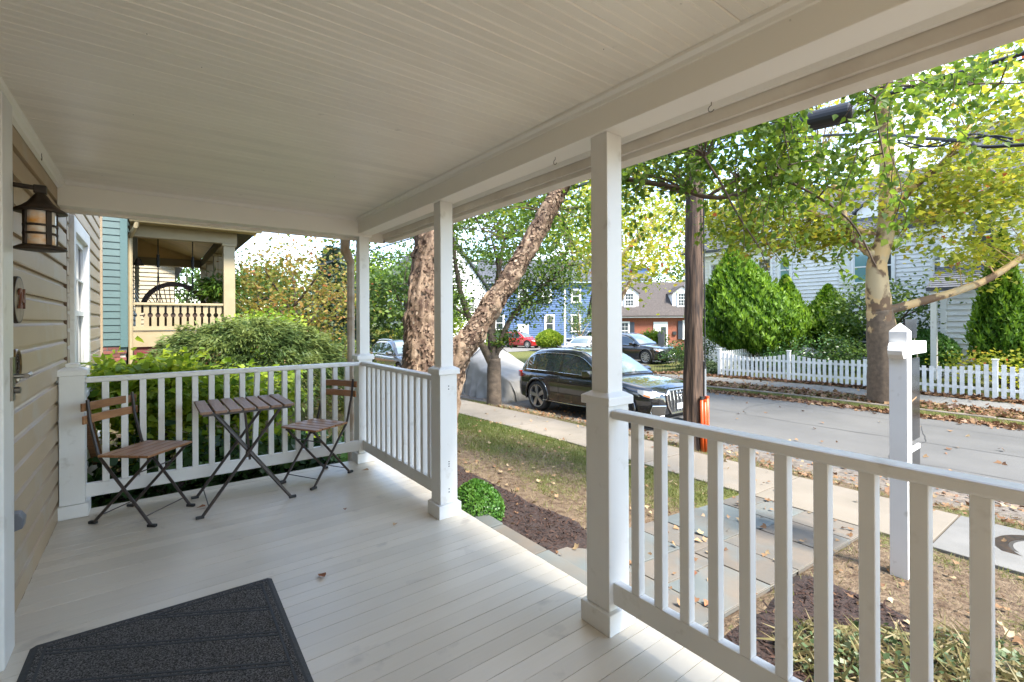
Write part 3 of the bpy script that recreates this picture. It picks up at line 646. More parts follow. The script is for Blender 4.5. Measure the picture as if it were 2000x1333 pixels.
while z < 5.2:
    if z > 2.6: clap(-7, 7.54, z)
    elif z + EXPO < .70 or z > 2.13: clap(4.725, 7.54, z)
    else: clap(4.725, 4.86, z); clap(6.0, 7.54, z)
    z += EXPO
MB().box(WX - .03, 4.7005, -.1, WX + .001, 4.7245, 2.2).build('joint_strip', M['brownedge'], hs)
MB().box(WX - .034, 7.5405, -.5, WX + .02, 7.60, 5.2).build('corner_board', M['tan'], hs)
MB().prism([(WX - .03, .10), (WX + .07, .10), (WX + .07, .125), (WX, .165), (WX - .03, .165)], 1, 4.74, 7.54).build('water_table', M['white'], hs, bev=.003)
MB().box(WX - .03, 4.74, -.6, WX + .005, 7.54, .0995).build('foundation', M['mortar'], hs)
# window
wn = MB()
for b in ((4.86, .73, 4.97, 2.11), (5.89, .73, 6.0, 2.11)): wn.box(WX - .03, b[0], b[1], WX + .028, b[2], b[3])
wn.box(WX - .03, 4.9705, 2.0, WX + .027, 5.8895, 2.109)
wo = wn.build('window', M['white'], hs, bev=.003)
MB().box(WX - .03, 4.82, .685, WX + .075, 6.05, .7295).build('sill', M['white'], wo, bev=.004)
sh = MB()
for y0, z0, y1, z1 in ((4.9705, .7295, 5.02, 1.999), (5.84, .7295, 5.8895, 1.999), (5.0205, .7295, 5.8395, .79), (5.0205, 1.95, 5.8395, 1.999), (5.0205, 1.35, 5.8395, 1.39), (5.42, .7905, 5.44, 1.3495), (5.42, 1.3905, 5.44, 1.9495), (5.0205, 1.65, 5.4195, 1.665), (5.4405, 1.65, 5.8395, 1.665)):
    sh.box(WX - .028, y0, z0, WX - .006, y1, z1)
sh.build('sash', M['white'], wo); MB().box(WX - .034, 4.99, .75, WX - .03, 5.87, 1.98).build('glass', M['wglass'], wo)
# door casing and storm door
dc = MB().box(WX - .03, 2.555, .0, WX + .05, 2.7195, 2.165).build('door_casing', M['white'], hs, bev=.004)
dr = MB().box(WX - .03, 1.55, .02, WX + .012, 2.553, 2.10).build('storm_door', M['white'], hs, bev=.003)
MB().box(WX + .0125, 1.68, .35, WX + .016, 2.43, 1.98).build('door_glass', M['wglass'], dr)
hd = MB(); hd.box(WX + .0505, 2.655, .99, WX + .058, 2.70, 1.16)
hd.tube([(WX + .058, 2.68, 1.085), (WX + .095, 2.68, 1.085)], .009, 10); hd.tube([(WX + .095, 2.665, 1.085), (WX + .097, 2.70, 1.087), (WX + .094, 2.745, 1.09)], [.010, .0085, .007], 10)
hd.lathe([(.0, 0), (.013, 0), (.013, .018), (.0, .018)], (WX + .058, 2.68, 1.03), 12, 0)
hd.build('door_handle', M['nickel'], dr, smooth=False)
dk = thing('door_medallion', 'round engraved brass bell plate on the tan wall behind the door lever', 'bell plate', (WX, 3.065, 1.10))
MB().lathe([(0, .004), (.062, .004), (.068, .010), (.074, .012), (.078, .006), (.08, 0)], (WX - .002, 3.065, 1.10), 32, 0).build('plate', M['brass'], dk, smooth=True)
rg = MB()
for r in (.05, .036, .022): rg.tube([(WX + .004, 3.065 + r * math.cos(a), 1.10 + r * math.sin(a)) for a in np.linspace(0, 2 * PI, 25)], .0025, 6, False)
for k in range(8): rg.tube([(WX + .004, 3.065 + .024 * math.cos(k * PI / 4), 1.10 + .024 * math.sin(k * PI / 4)), (WX + .004, 3.065 + .06 * math.cos(k * PI / 4 + .3), 1.10 + .06 * math.sin(k * PI / 4 + .3))], .002, 5)
rg.build('engraving', M['bronze'], dk)
pq = thing('number_plaque', 'round wooden plaque with rusty number 24 on the tan wall', 'house number', (WX, 3.06, 1.40))
MB().lathe([(0, .016), (.098, .016), (.104, .012), (.104, 0), (0, 0)], (WX - .001, 3.06, 1.40), 40, 0).build('disc', M['plaque'], pq)
MB().lathe([(.0975, .0155), (.106, .0155), (.107, 0), (.0975, 0)], (WX - .001, 3.06, 1.40), 40, 0).build('rim', M['bronze'], pq)
tm = textmesh('24', .125, .004); tm.transform(Matrix.Rotation(PI / 2, 4, 'X')); tm.transform(Matrix.Rotation(PI / 2, 4, 'Z'))
tm.materials.clear(); tm.materials.append(M['rust']); o = link('number', tm, None, pq); o.location = (.022, .0, 0)
ds = thing('wall_socket_cover', 'grey plastic outlet cover low on the tan wall', 'outlet cover', (WX, 2.93, .44))
MB().box(WX - .01, 2.895, .395, WX + .012, 2.965, .485).build('back_box', M['greyplastic'], ds, bev=.006)
MB().prism([(WX + .0125, .40), (WX + .045, .41), (WX + .05, .45), (WX + .035, .475), (WX + .0125, .478)], 1, 2.90, 2.96).build('lid', M['greyplastic'], ds, bev=.004)
# lantern
lx, ly = -.372, 2.80
ln = thing('wall_lantern', 'dark bronze porch lantern with amber stained glass on the tan wall', 'lantern', (WX, ly, 1.85))
MB().prism([(ly - .045, 1.75), (ly + .045, 1.75), (ly + .06, 1.775), (ly + .06, 1.915), (ly + .045, 1.94), (ly - .045, 1.94), (ly - .06, 1.915), (ly - .06, 1.775)], 0, WX - .004, WX + .03).build('back_plate', M['bronze'], ln, bev=.006)
MB().obox((WX + .03, ly, 1.868), (lx + .012, ly, 1.862), .020, .018).box(lx - .02, ly - .016, 1.842, lx + .02, ly + .016, 1.876).build('arm', M['bronze'], ln, bev=.003)
MB().lathe([(.012, 1.845), (.022, 1.832), (.040, 1.803), (.062, 1.782), (.084, 1.768), (.086, 1.760), (.045, 1.764), (0, 1.766)], (lx, ly, 0), 28).build('hood', M['bronze'], ln, smooth=True)
MB().lathe([(0, 1.622), (.062, 1.622), (.083, 1.610), (.084, 1.604), (.06, 1.600), (0, 1.600)], (lx, ly, 0), 28).build('tray', M['bronze'], ln, smooth=True)
MB().lathe([(.048, 1.623), (.048, 1.765)], (lx, ly, 0), 28).build('glass_cylinder', M['amber'], ln, smooth=True)
cg = MB()
for zz in (1.665, 1.70): cg.lathe([(.050, zz), (.056, zz), (.056, zz + .009), (.050, zz + .009), (.050, zz)], (lx, ly, 0), 28)
for k in range(4):
    a = k * PI / 2 + .62; x, y_ = lx + .053 * math.cos(a), ly + .053 * math.sin(a); cg.obox((x, y_, 1.62), (x, y_, 1.768), .017, .008, up=(math.cos(a), math.sin(a), 0))
cg.build('cage', M['bronze'], ln)
# doormat
dm = thing('doormat', 'charcoal ribbed doormat with raised border on the porch floor', 'doormat', (.03, 1.95, 0), math.radians(-1.2))
def fl_rect(mb, x0, y0, x1, y1, z0, z1): mb.box(x0, y0, z0, x1, y1, z1)
hx, hy = .435, .70
MB().prism([(-hx, .001), (hx, .001), (hx - .02, .010), (-hx + .02, .010)], 1, -hy, hy).build('rubber_border', M['matedge'], dm, local=True, bev=.003)
mm_ = MB().box(-hx + .03, -hy + .03, .0105, hx - .03, hy - .03, .016)
mm_.build('pile', M['mat'], dm, local=True, bev=.003)
gr = MB()
def seg(a, b, wd=.009): gr.obox((a[0], a[1], .0165), (b[0], b[1], .0165), wd, .002)
for s in (1, -1):
    seg((s * (hx - .055), -hy + .055), (s * (hx - .055), hy - .055)); seg((-hx + .055, s * (hy - .055)), (hx - .055, s * (hy - .055)))
for k in range(-4, 6):
    c = k * .21
    for dlt in (0, .022):
        pts = []
        for t_ in np.linspace(0, 1, 40):
            x = -hx + .055 + t_ * (2 * hx - .11); yy = c + dlt - .55 * (x + hx)
            if -hy + .055 < yy < hy - .055: pts.append((x, yy))
        if len(pts) > 1: seg(pts[0], pts[-1], .009)
gr.build('pattern_line', M['rubber'], dm, local=True)['kind'] = 'stuff'
# plank leaning and downspout
pk = thing('leaning_board', 'brown wooden board leaning on the tan wall beyond the back railing', 'board', (-.42, 4.85, -.3))
MB().obox((-.36, 5.32, .10), (-.43, 4.50, .90), .022, .075, up=(1, 0, 0)).build('board', M['wood'], pk, bev=.002)
dsn = thing('downspout', 'old rust stained downspout behind the far corner post', 'downspout', (1.50, 4.56, -.4))
MB().tube([(1.46, 4.52, 2.16), (1.46, 4.52, 2.03), (1.46, 4.53, 1.97), (1.53, 4.58, 1.86), (1.53, 4.58, 1.80), (1.53, 4.58, -.42)], [.052, .048, .046, .04, .036, .036], 8).build('pipe', M['rustpipe'], dsn, bev=.001)
for zz in (1.3, .2): MB().tube([(1.53, 4.58, zz), (1.53, 4.58, zz + .03)], .041, 8).build('bracket', M['rustpipe'], dsn)

# ---------------------------------------------------------------- folding chairs and table
def make_chair():
    t = thing('folding_chair', 'x', 'chair')
    W = .165   # half width; local +x is forward
    seat_me = None
    for i in range(5):
        x = -.105 + i * .069; wd = .19
        MB().box(x - .029, -wd, .440, x + .033, wd, .455).build('seat_slat', M['wood'], t, bev=.003, local=True).data.materials[0] = M['wood_y']
    for s in (1, -1):
        MB().obox((-.13, s * .13, .432), (.20, s * .13, .432), .02, .014).build('seat_rail', M['steel'], t, local=True)
        # back frame leg: from the top of the back, past the seat hinge, to the front foot
        MB().tube([(-.225, s * W, .80), (-.208, s * W, .66), (-.155, s * W, .46), (-.14, s * W, .43), (.20, s * W, .012)], .0095, 8).build('back_leg', M['steel'], t, local=True)
        MB().tube([(.185, s * (W - .024), .432), (-.205, s * (W - .024), .012)], .0095, 8).build('front_leg', M['steel'], t, local=True)
        MB().obox((.18, s * W, .009), (.235, s * W, .009), .022, .018).build('foot', M['rubber'], t, local=True, bev=.003)
        MB().obox((-.19, s * (W - .024), .009), (-.24, s * (W - .024), .009), .022, .018).build('foot', M['rubber'], t, local=True, bev=.003)
    for (z, x) in ((.755, -.230), (.675, -.220)):
        pts = []
        a = []
        for k in range(9):
            yy = -.20 + .4 * k / 8; bow = -.022 * (1 - (yy / .2) ** 2); a.append((x + bow, yy))
        poly = [(p[0] + .007, p[1]) for p in a] + [(p[0] - .007, p[1]) for p in reversed(a)]
        MB().prism(poly, 2, z - .026, z + .026).build('back_slat', M['wood_y'], t, local=True, bev=.002)
    MB().tube([(.155, -W, .06), (.155, W, .06)], .0035, 6).build('stretcher', M['steel'], t, local=True)
    MB().tube([(-.165, -W + .024, .055), (-.165, W - .024, .055)], .0035, 6).build('stretcher', M['steel'], t, local=True)
    MB().tube([(.09, -W + .024, .33), (.09, W - .024, .33)], .004, 6).build('stretcher', M['steel'], t, local=True)
    return t
M['wood_y'] = mat('acacia_slat', (.36, .18, .08), .45, (.24, .11, .048), ns=7, st=(9, 1, 9), lo=.35, hi=.7, bump=.0006, bs=30, bst=(9, 1, 9), rv=.15)
ch = make_chair()
ch.location = (-.05, 4.03, .0); ch.rotation_euler = (0, 0, math.radians(-41)); ch['group'] = 'folding bistro chairs on the porch'
ch['label'] = 'folding wood slat chair left of the table, by the tan wall'
c2 = copy_tree(ch); c2.location = (1.09, 4.08, 0); c2.rotation_euler = (0, 0, math.radians(209)); c2['label'] = 'folding wood slat chair right of the table, by the corner post'
tb = thing('bistro_table', 'small folding table with seven wood slats between the two chairs', 'table', (.535, 3.96, 0), 0)
for i in range(7):
    x = -.252 + i * .084; MB().box(x - .034, -.285, .688, x + .034, .275, .705).build('table_slat', M['wood_t'], tb, local=True, bev=.003)
for s in (-.235, .215):
    MB().obox((-.27, s, .678), (.27, s, .678), .022, .018).build('table_rail', M['steel'], tb, local=True)
    MB().tube([(-.20, s * .88, .672), (.272, s * .88, .012)], .0105, 8).build('leg', M['steel'], tb, local=True)
    MB().tube([(.20, s, .672), (-.272, s, .012)], .0105, 8).build('leg', M['steel'], tb, local=True)
    MB().obox((.262, s * .88, .009), (.31, s * .88, .009), .022, .018).build('foot', M['rubber'], tb, local=True, bev=.003)
    MB().obox((-.262, s, .009), (-.31, s, .009), .022, .018).build('foot', M['rubber'], tb, local=True, bev=.003)
MB().tube([(-.235, -.235, .06), (-.235, .215, .06)], .004, 6).build('stretcher', M['steel'], tb, local=True)
MB().tube([(.23, -.2, .07), (.23, .19, .07)], .004, 6).build('stretcher', M['steel'], tb, local=True)
MB().tube([(-.02, -.21, .672), (.01, -.2, .33)], .008, 6).build('brace', M['steel'], tb, local=True)
# fallen leaves on the porch boards
def fallen(x, y, s, a, col, label):
    T, F = TPL['birch']; mb = MB(); mb.add([(p[0] * s, (p[1] - .5) * s, .006 + abs(p[0]) * s * .5 + .15 * s * (p[1] - .5) ** 2) for p in T], [tuple(f) for f in F])
    o = mb.build('fallen_leaf', col, None, local=True); o.location = (x, y, 0.001); o.rotation_euler = (0, 0, a)
    tag(o, label, 'leaf', 'dry leaves lying on the porch floor')
M['dry'] = mat('dry_leaf', (.30, .12, .045), .7, (.2, .07, .03), ns=40)
M['dryp'] = mat('pale_dry_leaf', (.48, .33, .18), .7, (.36, .2, .1), ns=40)
fallen(.68, 2.50, .05, .4, M['dry'], 'small brown curled leaf on the open floor right of the doormat')
fallen(.27, 3.93, .055, 1.6, M['dry'], 'reddish dry leaf between the left chair and the table')
fallen(1.46, 4.02, .06, 1, M['dryp'], 'pale curled leaf by the base of the far corner post')
fallen(1.22, 2.84, .04, 2.4, M['dryp'], 'pale dry leaf on the boards left of the middle post')
fallen(1.05, 3.28, .03, 2.9, M['dry'], 'tiny dark leaf out on the boards before the short railing')

# ---------------------------------------------------------------- sign post in the yard
sgx, sgy = 4.47, 1.07; sz = float(gz(sgx, sgy))
sg = thing('sign_post', 'white wooden sign post with dark hanging panel in the front yard', 'sign post', (sgx, sgy, sz))
a = .055
MB().add([(sgx - a, sgy - a, sz - .1), (sgx + a, sgy - a, sz - .1), (sgx + a, sgy + a, sz - .1), (sgx - a, sgy + a, sz - .1), (sgx - a, sgy - a, 1.20), (sgx + a, sgy - a, 1.20), (sgx + a, sgy + a, 1.20), (sgx - a, sgy + a, 1.20), (sgx, sgy, 1.265)],
         [(3, 2, 1, 0), (0, 1, 5, 4), (1, 2, 6, 5), (2, 3, 7, 6), (3, 0, 4, 7), (4, 5, 8), (5, 6, 8), (6, 7, 8), (7, 4, 8)]).build('post', M['white'], sg, bev=.003)
MB().box(sgx + a + .001, sgy - .045, 1.02, sgx + .52, sgy + .045, 1.115).build('arm', M['white'], sg, bev=.004)
MB().prism([(sgx - a - .001, 1.115), (sgx - a - .001, 1.0), (sgx - .10, 1.0), (sgx - .125, 1.03), (sgx - .135, 1.0575), (sgx - .125, 1.085), (sgx - .10, 1.115)], 1, sgy - .045, sgy + .045).build('arm_stub', M['white'], sg, bev=.003)
pn = MB().box(sgx + .09, sgy - .006, .33, sgx + .50, sgy + .006, .98).build('sign_panel', M['signb'], sg, bev=.002)
MB().box(sgx + .09, sgy - .0075, .245, sgx + .50, sgy + .0075, .28).build('panel_rail', M['white'], sg)
MB().box(sgx + .09, sgy - .006, .08, sgx + .50, sgy + .006, .244).build('lower_panel', M['signb'], sg)
MB().box(sgx + .10, sgy - .006, 1.14, sgx + .42, sgy + .006, 1.29).build('top_panel', M['signb'], sg)
lk = MB()
for xx in (.14, .46): lk.tube([(sgx + xx, sgy, 1.02), (sgx + xx, sgy, .975)], .004, 6)
for xx in (.14, .38): lk.tube([(sgx + xx, sgy, 1.112), (sgx + xx, sgy, 1.15)], .004, 6)
lk.build('hanger', M['chrome'], sg)
MB().prism([(sgx + .12, .62), (sgx + .40, .66), (sgx + .40, .672), (sgx + .12, .632)], 1, sgy - .0075, sgy - .0062).build('sign_stripe', M['tanwood'], sg)

# utility pole
ux, uy = 6.98, 4.35; uz = float(gz(ux, uy))
up_ = thing('utility_pole', 'rough brown utility pole beside the street with orange tubes at its foot', 'utility pole', (ux, uy, uz))
po = MB()
po.tube([(ux + .0 + .002 * k, uy, uz - .2 + k * .12) for k in range(84)], [.155 - .0007 * k for k in range(84)], 40)
po = po.build('pole', M['pole'], up_, smooth=True)
for v in po.data.vertices:
    p = v.co; v.co = p + Vector((p.x, p.y, 0)).normalized() * .022 * mnoise.fractal(Vector((p.x * 16, p.y * 16, p.z * 1.4)), 1, 2, 4)
MB().tube([(ux + .10, uy - .155, uz), (ux + .10, uy - .155, .5), (ux + .09, uy - .15, .62)], .022, 8).build('conduit', M['galv'], up_)
MB().tube([(ux + .07, uy - .18, .5), (ux + .05, uy - .17, 3.5), (ux + .04, uy - .17, 6)], .011, 6).build('riser_cable', M['cable'], up_)
for k, (dx, dy, zt, cap) in enumerate(((-.06, -.185, .02, 1), (.005, -.20, -.015, 0), (.075, -.20, .035, 0))):
    MB().tube([(ux + dx + .03, uy + dy, uz - .02), (ux + dx, uy + dy - .01, uz + .35), (ux + dx + .015, uy + dy, zt)], .027, 10).build('orange_tube', M['orange'], up_, smooth=True)
    MB().tube([(ux + dx + .015, uy + dy, zt + .001), (ux + dx + .017, uy + dy, zt + (.05 if cap else .03))], .031, 10).build('tube_cap', M['rubber'] if cap else M['orange'], up_)
MB().tube([(ux + .21 * math.cos(a) , uy + .24 * math.sin(a), -.50 + .015 * math.sin(3 * a)) for a in np.linspace(0, 2 * PI, 24)], .005, 5, False).tube([(ux + .2, uy - .1, -.5), (ux + .3, uy - .2, -.56), (ux + .24, uy - .24, -.75)], .004, 5).build('tie_rope', M['tanwood'], up_)
# cables
def cable(pts, r, label, n=6):
    q = smoothpath(pts, 6); o = MB().tube(q, r, n).build('power_cable', M['cable'], None, smooth=True); return tag(o, label, 'cable', 'overhead utility cables')
cable([(6.9, 30, 4.2), (6.9, 10, 3.98), (6.9, 4.3, 4.05), (6.92, .6, 3.93), (7.0, -8, 4.2)], .024, 'thick black overhead cable that carries the splice case')
cable([(6.9, 30, 4.28), (6.95, 10, 4.03), (6.95, 4.3, 4.10), (7.0, .6, 3.90), (7.1, -8, 4.3)], .010, 'thin black cable running close under the thick upper cable')
cable([(11.5, 9.5, 6.1), (9.87, 3.8, 4.74), (8.07, 1.4, 3.55), (7.77, .75, 3.23), (7.6, -3, 2.6)], .022, 'lower bundled black cable crossing in front of the sycamore')
lp = MB()
for k in range(3):
    lp.tube([(8.07 + .28 * t_, 1.4 + .62 * t_ * 1.0, 3.53 + .2 * t_ * 1.3 - (.05 + .02 * k) * math.sin(t_ * PI * 1.0) + .02 * math.sin(9 * t_ + k * 2)) for t_ in np.linspace(-.9, 1, 26)], .009, 6)
tag(lp.build('cable_loop', M['cable'], None), 'tangled loops of black cable hanging on the lower overhead line', 'cable')
cable([(9, 3, 6.0), (8.2, 1.2, 4.55), (7.6, -1.5, 4.0)], .004, 'very thin pale wire between the two black overhead cables')
spc = thing('splice_case', 'fat black cylindrical splice case hung on the upper overhead cable', 'splice case', (6.92, 2.6, 3.95))
MB().tube([(6.86, 3.02, 3.90), (6.86, 2.98, 3.90), (6.87, 2.12, 3.845), (6.87, 2.08, 3.84)], [.10, .125, .125, .11], 20).build('case', M['cable'], spc, bev=.004)
MB().tube([(6.87, 2.079, 3.84), (6.87, 2.04, 3.838)], [.085, .075], 16).build('end_cap', M['galv'], spc)
MB().tube([(6.87, 2.25, 3.85), (6.9, 2.25, 4.0)], .01, 6).tube([(6.87, 2.85, 3.88), (6.9, 2.85, 4.02)], .01, 6).build('hanger', M['cable'], spc)
cable([(4, 60, 6.2), (9, 45, 6.1), (24, 35, 7.5)], .04, 'upper of two black lines far off by the conifer'); cable([(4, 60, 5.2), (9, 45, 5.1), (24, 35, 6.6)], .04, 'lower of two black lines far off by the conifer')
mh = thing('manhole_cover', 'round iron ring manhole cover set in the near sidewalk', 'manhole', (6.07, .40, float(gz(6.07, .4))))
mz = float(gz(6.07, .4)) + .017
MB().lathe([(.33, mz - .02), (.33, mz + .004), (.42, mz + .004), (.42, mz - .02)], (6.05, .36, 0), 40).build('ring', M['bronze'], mh)
MB().lathe([(0, mz + .002), (.30, mz + .002), (.30, mz - .02)], (6.05, .36, 0), 40).build('lid', M['conc2'], mh)
MB().lathe([(.302, mz + .0015), (.328, mz + .0015)], (6.05, .36, 0), 40).build('groove', M['gap'], mh)
# ---------------------------------------------------------------- vehicles
def ip(tab, s): return float(np.interp(s, [t[0] for t in tab], [t[1] for t in tab]))
ZT = [(0, .62), (.012, .80), (.03, .93), (.06, 1.0), (.3, .995), (.6, .965), (.70, .985), (.78, .97), (.88, .915), (.95, .865), (.985, .80), (1, .70)]
WT = [(0, .66), (.02, .80), (.06, .885), (.15, .915), (.5, .92), (.85, .905), (.93, .86), (.965, .78), (.987, .66), (1, .56)]
BT = [(0, .42), (.03, .30), (.10, .24), (.9, .22), (.97, .26), (1, .32)]
RT = [(.025, .99), (.05, 1.12), (.082, 1.31), (.115, 1.465), (.16, 1.54), (.25, 1.578), (.42, 1.58), (.50, 1.545), (.56, 1.46), (.63, 1.28), (.715, 1.0)]
def vehicle(name, label, cat, paint, L=4.48, W=1.85, H=1.585, wb=2.68, wr=.375, xr=None, rim='star', glass='carglass', detail=True, front='oct', group=None, tint=None):
    t = thing(name, label, cat, group=group)
    kz = H / 1.6; kw = W / 1.84; xr_ = -L / 2 + (L - wb) * .52 if xr is None else xr; xf = xr_ + wb
    S = sorted(set([round(float(v), 4) for v in np.linspace(0, 1, 46)] + [s for s, _ in ZT + WT + BT]))
    X = lambda s: (s - .5) * L
    def zt(s): return ip(ZT, s) * kz
    def hw(s): return ip(WT, s) * kw
    def section(s):
        zb = ip(BT, s); z1 = zt(s); wd = hw(s); m = z1 - zb
        return [(0, zb), (wd * .86, zb), (wd * .975, zb + .05 * m + .02), (wd, zb + .32 * m), (wd * .995, zb + .55 * m), (wd * 1.0, zb + .72 * m), (wd * .965, zb + .9 * m), (wd * .90, zb + .975 * m), (wd * .80, z1), (wd * .4, z1 + .018), (0, z1 + .022)]
    def loft(stations, sec):
        V = []; F = []
        for s in stations:
            h = sec(s); ring = [(X(s), -y_, z) for y_, z in h] + [(X(s), y_, z) for y_, z in reversed(h[1:-1])]
            V += ring
        n = len(ring)
        for i in range(len(stations) - 1):
            for j in range(n): F.append((i * n + j, i * n + (j + 1) % n, (i + 1) * n + (j + 1) % n, (i + 1) * n + j))
        F.append(tuple(range(n))); F.append(tuple((len(stations) - 1) * n + j for j in range(n)))
        mb = MB(); mb.v = V; mb.f = F; return mb
    def zr(s): return ip(RT, s) * kz
    def yside(s, z):
        zb = zt(s) - .02; k = (z - zb) / (1.56 * kz - zb); return (min(hw(s), .915 * kw) * .93) - .215 * kw * max(0, k) ** 1.15
    def gsec(s):
        zb = zt(s) - .03; z1 = max(zr(s), zb + .012); m = z1 - zb; out = [(0, zb)]
        for k in (0, .25, .5, .75, .90): z = zb + k * m; out.append((yside(s, z), z))
        out += [(yside(s, z1) - .05, zb + .975 * m), (yside(s, z1) - .16, z1), (yside(s, z1) * .4, z1 + .018), (0, z1 + .022)]
        return out
    body = loft(S, section).build('body', paint, t, smooth=True, local=True)
    cut = MB()
    cuts = []
    for x in (xr_, xf):
        for sg_ in (1, -1):
            c = MB(); r = wr + .045; n = 28
            y0, y1 = sg_ * (W / 2 - .30), sg_ * (W / 2 + .2)
            c.add([(x + r * math.cos(2 * PI * k / n), y0, wr + .01 + r * math.sin(2 * PI * k / n)) for k in range(n)] + [(x + r * math.cos(2 * PI * k / n), y1, wr + .01 + r * math.sin(2 * PI * k / n)) for k in range(n)],
                  [tuple(range(n)), tuple(range(2 * n - 1, n - 1, -1))] + [(k, k + n, (k + 1) % n + n, (k + 1) % n) for k in range(n)])
            co = c.build('cutter', M['cladding'], None, local=True); md = body.modifiers.new('b', 'BOOLEAN'); md.object = co; md.operation = 'DIFFERENCE'; md.solver = 'EXACT'; cuts.append(co)
    bpy.context.view_layer.update(); dg = bpy.context.evaluated_depsgraph_get()
    me = bpy.data.meshes.new_from_object(body.evaluated_get(dg)); body.modifiers.clear(); body.data = me; me.materials.clear(); me.materials.append(paint)
    for p in me.polygons: p.use_smooth = True
    try: me.set_sharp_from_angle(angle=math.radians(38))
    except Exception: pass
    for c in cuts: bpy.data.objects.remove(c)
    GS = [round(float(v), 4) for v in np.linspace(.027, .713, 40)]
    g = loft(GS, gsec).build('cabin', paint, t, smooth=True, local=True)
    try: g.data.set_sharp_from_angle(angle=math.radians(50))
    except Exception: pass
    MB().box(X(.06), -W / 2 + .3, .2, X(.95), W / 2 - .3, .5).build('underbody', M['cladding'], t, local=True)
    def patch(nm, pts_lo_hi, m, off=.006):
        mb = MB()
        for i in range(len(pts_lo_hi) - 1):
            (a, b), (c, d) = pts_lo_hi[i], pts_lo_hi[i + 1]
            mb.quad(a, c, d, b)
        return mb.build(nm, m, t, smooth=True, local=True)
    gm = M[glass]
    for sg_ in (1, -1):
        outl_t = []; outl_b = []
        for (sa, sb) in ((.10, .185), (.195, .385), (.40, .635)):
            pl = []
            for s in np.linspace(sa, sb, 9):
                lo = zt(s) + .035; hi = max(lo + .01, zr(s) - .10 * kz)
                if hi - lo < .02: hi = lo + .012
                row = [(X(s), sg_ * (yside(s, z) + .007), z) for z in (lo, hi)]
                pl.append(tuple(row)); outl_b.append(row[0]); outl_t.append(row[1])
            patch('side_window', pl, gm)
        # chrome outline round the side glass and the door seams
        op = [(p[0], p[1] + sg_ * .003, p[2]) for p in outl_b] + [(p[0], p[1] + sg_ * .003, p[2]) for p in reversed(outl_t)]; op.append(op[0])
        MB().tube(op, .009, 5, False).build('window_trim', M['chrome'], t, local=True)
        sm_ = MB()
        for s in (.19, .392, .655):
            pts = []
            for f_ in np.linspace(.12, 1, 9):
                sec = section(s); z = sec[0][1] + f_ * (zt(s) - sec[0][1]); yy = np.interp(z, [q[1] for q in sec[1:9]], [q[0] for q in sec[1:9]])
                dx = 0
                if s < .2: dx = .16 * (f_ < .5) * (1 - f_ * 2) + .05
                pts.append((X(s) + dx, sg_ * (float(yy) + .001), z))
            sm_.tube(pts, .0045, 4, False)
        sm_.build('door_seam', M['gap'], t, local=True)
        for s in (.235, .45):
            sec = section(s); z = sec[0][1] + .80 * (zt(s) - sec[0][1])
            MB().tube([(X(s), sg_ * hw(s) * .985, z), (X(s) + .03, sg_ * (hw(s) * .985 + .035), z + .004), (X(s) + .17, sg_ * (hw(s) * .985 + .035), z + .004), (X(s) + .20, sg_ * hw(s) * .985, z)], .011, 6).build('door_handle', paint, t, local=True)
        zm = zt(.62) + .09
        MB().prism([(X(.605), zm - .06), (X(.66), zm - .055), (X(.665), zm + .02), (X(.645), zm + .075), (X(.605), zm + .08)], 1, sg_ * (W / 2 - .02), sg_ * (W / 2 + .16)).build('wing_mirror', paint, t, bev=.02, local=True)
        MB().obox((X(.635), sg_ * (W / 2 - .12), zm - .06), (X(.635), sg_ * (W / 2), zm - .04), .04, .03).build('mirror_arm', M['cladding'], t, local=True)
        # sill strip
        MB().tube([(X(.26), sg_ * (hw(.3) * .985), .30), (X(.5), sg_ * (hw(.5) * .995), .295), (X(.74), sg_ * (hw(.74) * .99), .31)], .012, 5).build('sill_trim', M['chrome'] if rim == 'star' else M['cladding'], t, local=True)
        for x in (xr_, xf):
            r_ = wr + .052; MB().tube([(x + r_ * math.cos(a), sg_ * (W / 2 - .012), wr + .01 + r_ * math.sin(a)) for a in np.linspace(-.25, PI + .25, 22)], .026, 6).build('arch_flare', paint if rim == 'star' else M['cladding'], t, smooth=True, local=True)
        # roof rail
        MB().tube([(X(s), sg_ * (yside(s, zr(s)) - .07), zr(s) + .028) for s in np.linspace(.16, .50, 8)], .012, 5).build('roof_rail', M['cladding'] if rim == 'star' else M['chrome'], t, local=True)
        # lamps
        hp = [((X(1) - .012, .42, .735, .69)), ((X(.987) + .012, .62, .775, .675)), ((X(.965) + .012, .765, .805, .665)), ((X(.94) + .008, .835, .825, .70)), ((X(.915), .868, .83, .77))]
        patch('headlight', [((x, sg_ * (yy * kw + .008), lo * kz), (x, sg_ * (yy * kw + .008), hi * kz)) for x, yy, hi, lo in hp], M['lamp'])
        patch('turn_lamp', [((x + .003, sg_ * (yy * kw + .013), lo * kz + .01), (x + .003, sg_ * (yy * kw + .013), (lo + .035) * kz)) for x, yy, hi, lo in hp[2:4]], M['amberlamp'])
        tp = [(X(.006) - .01, .55, .96, .84), (X(.02) - .01, .81, .97, .82), (X(.06) - .0, .895, .965, .83), (X(.085), .905, .95, .89)]
        patch('tail_light', [((x, sg_ * (yy * kw + .010), lo * kz), (x, sg_ * (yy * kw + .010), hi * kz)) for x, yy, hi, lo in tp], M['redlamp'])
    # windscreens
    fw = []; rw = []
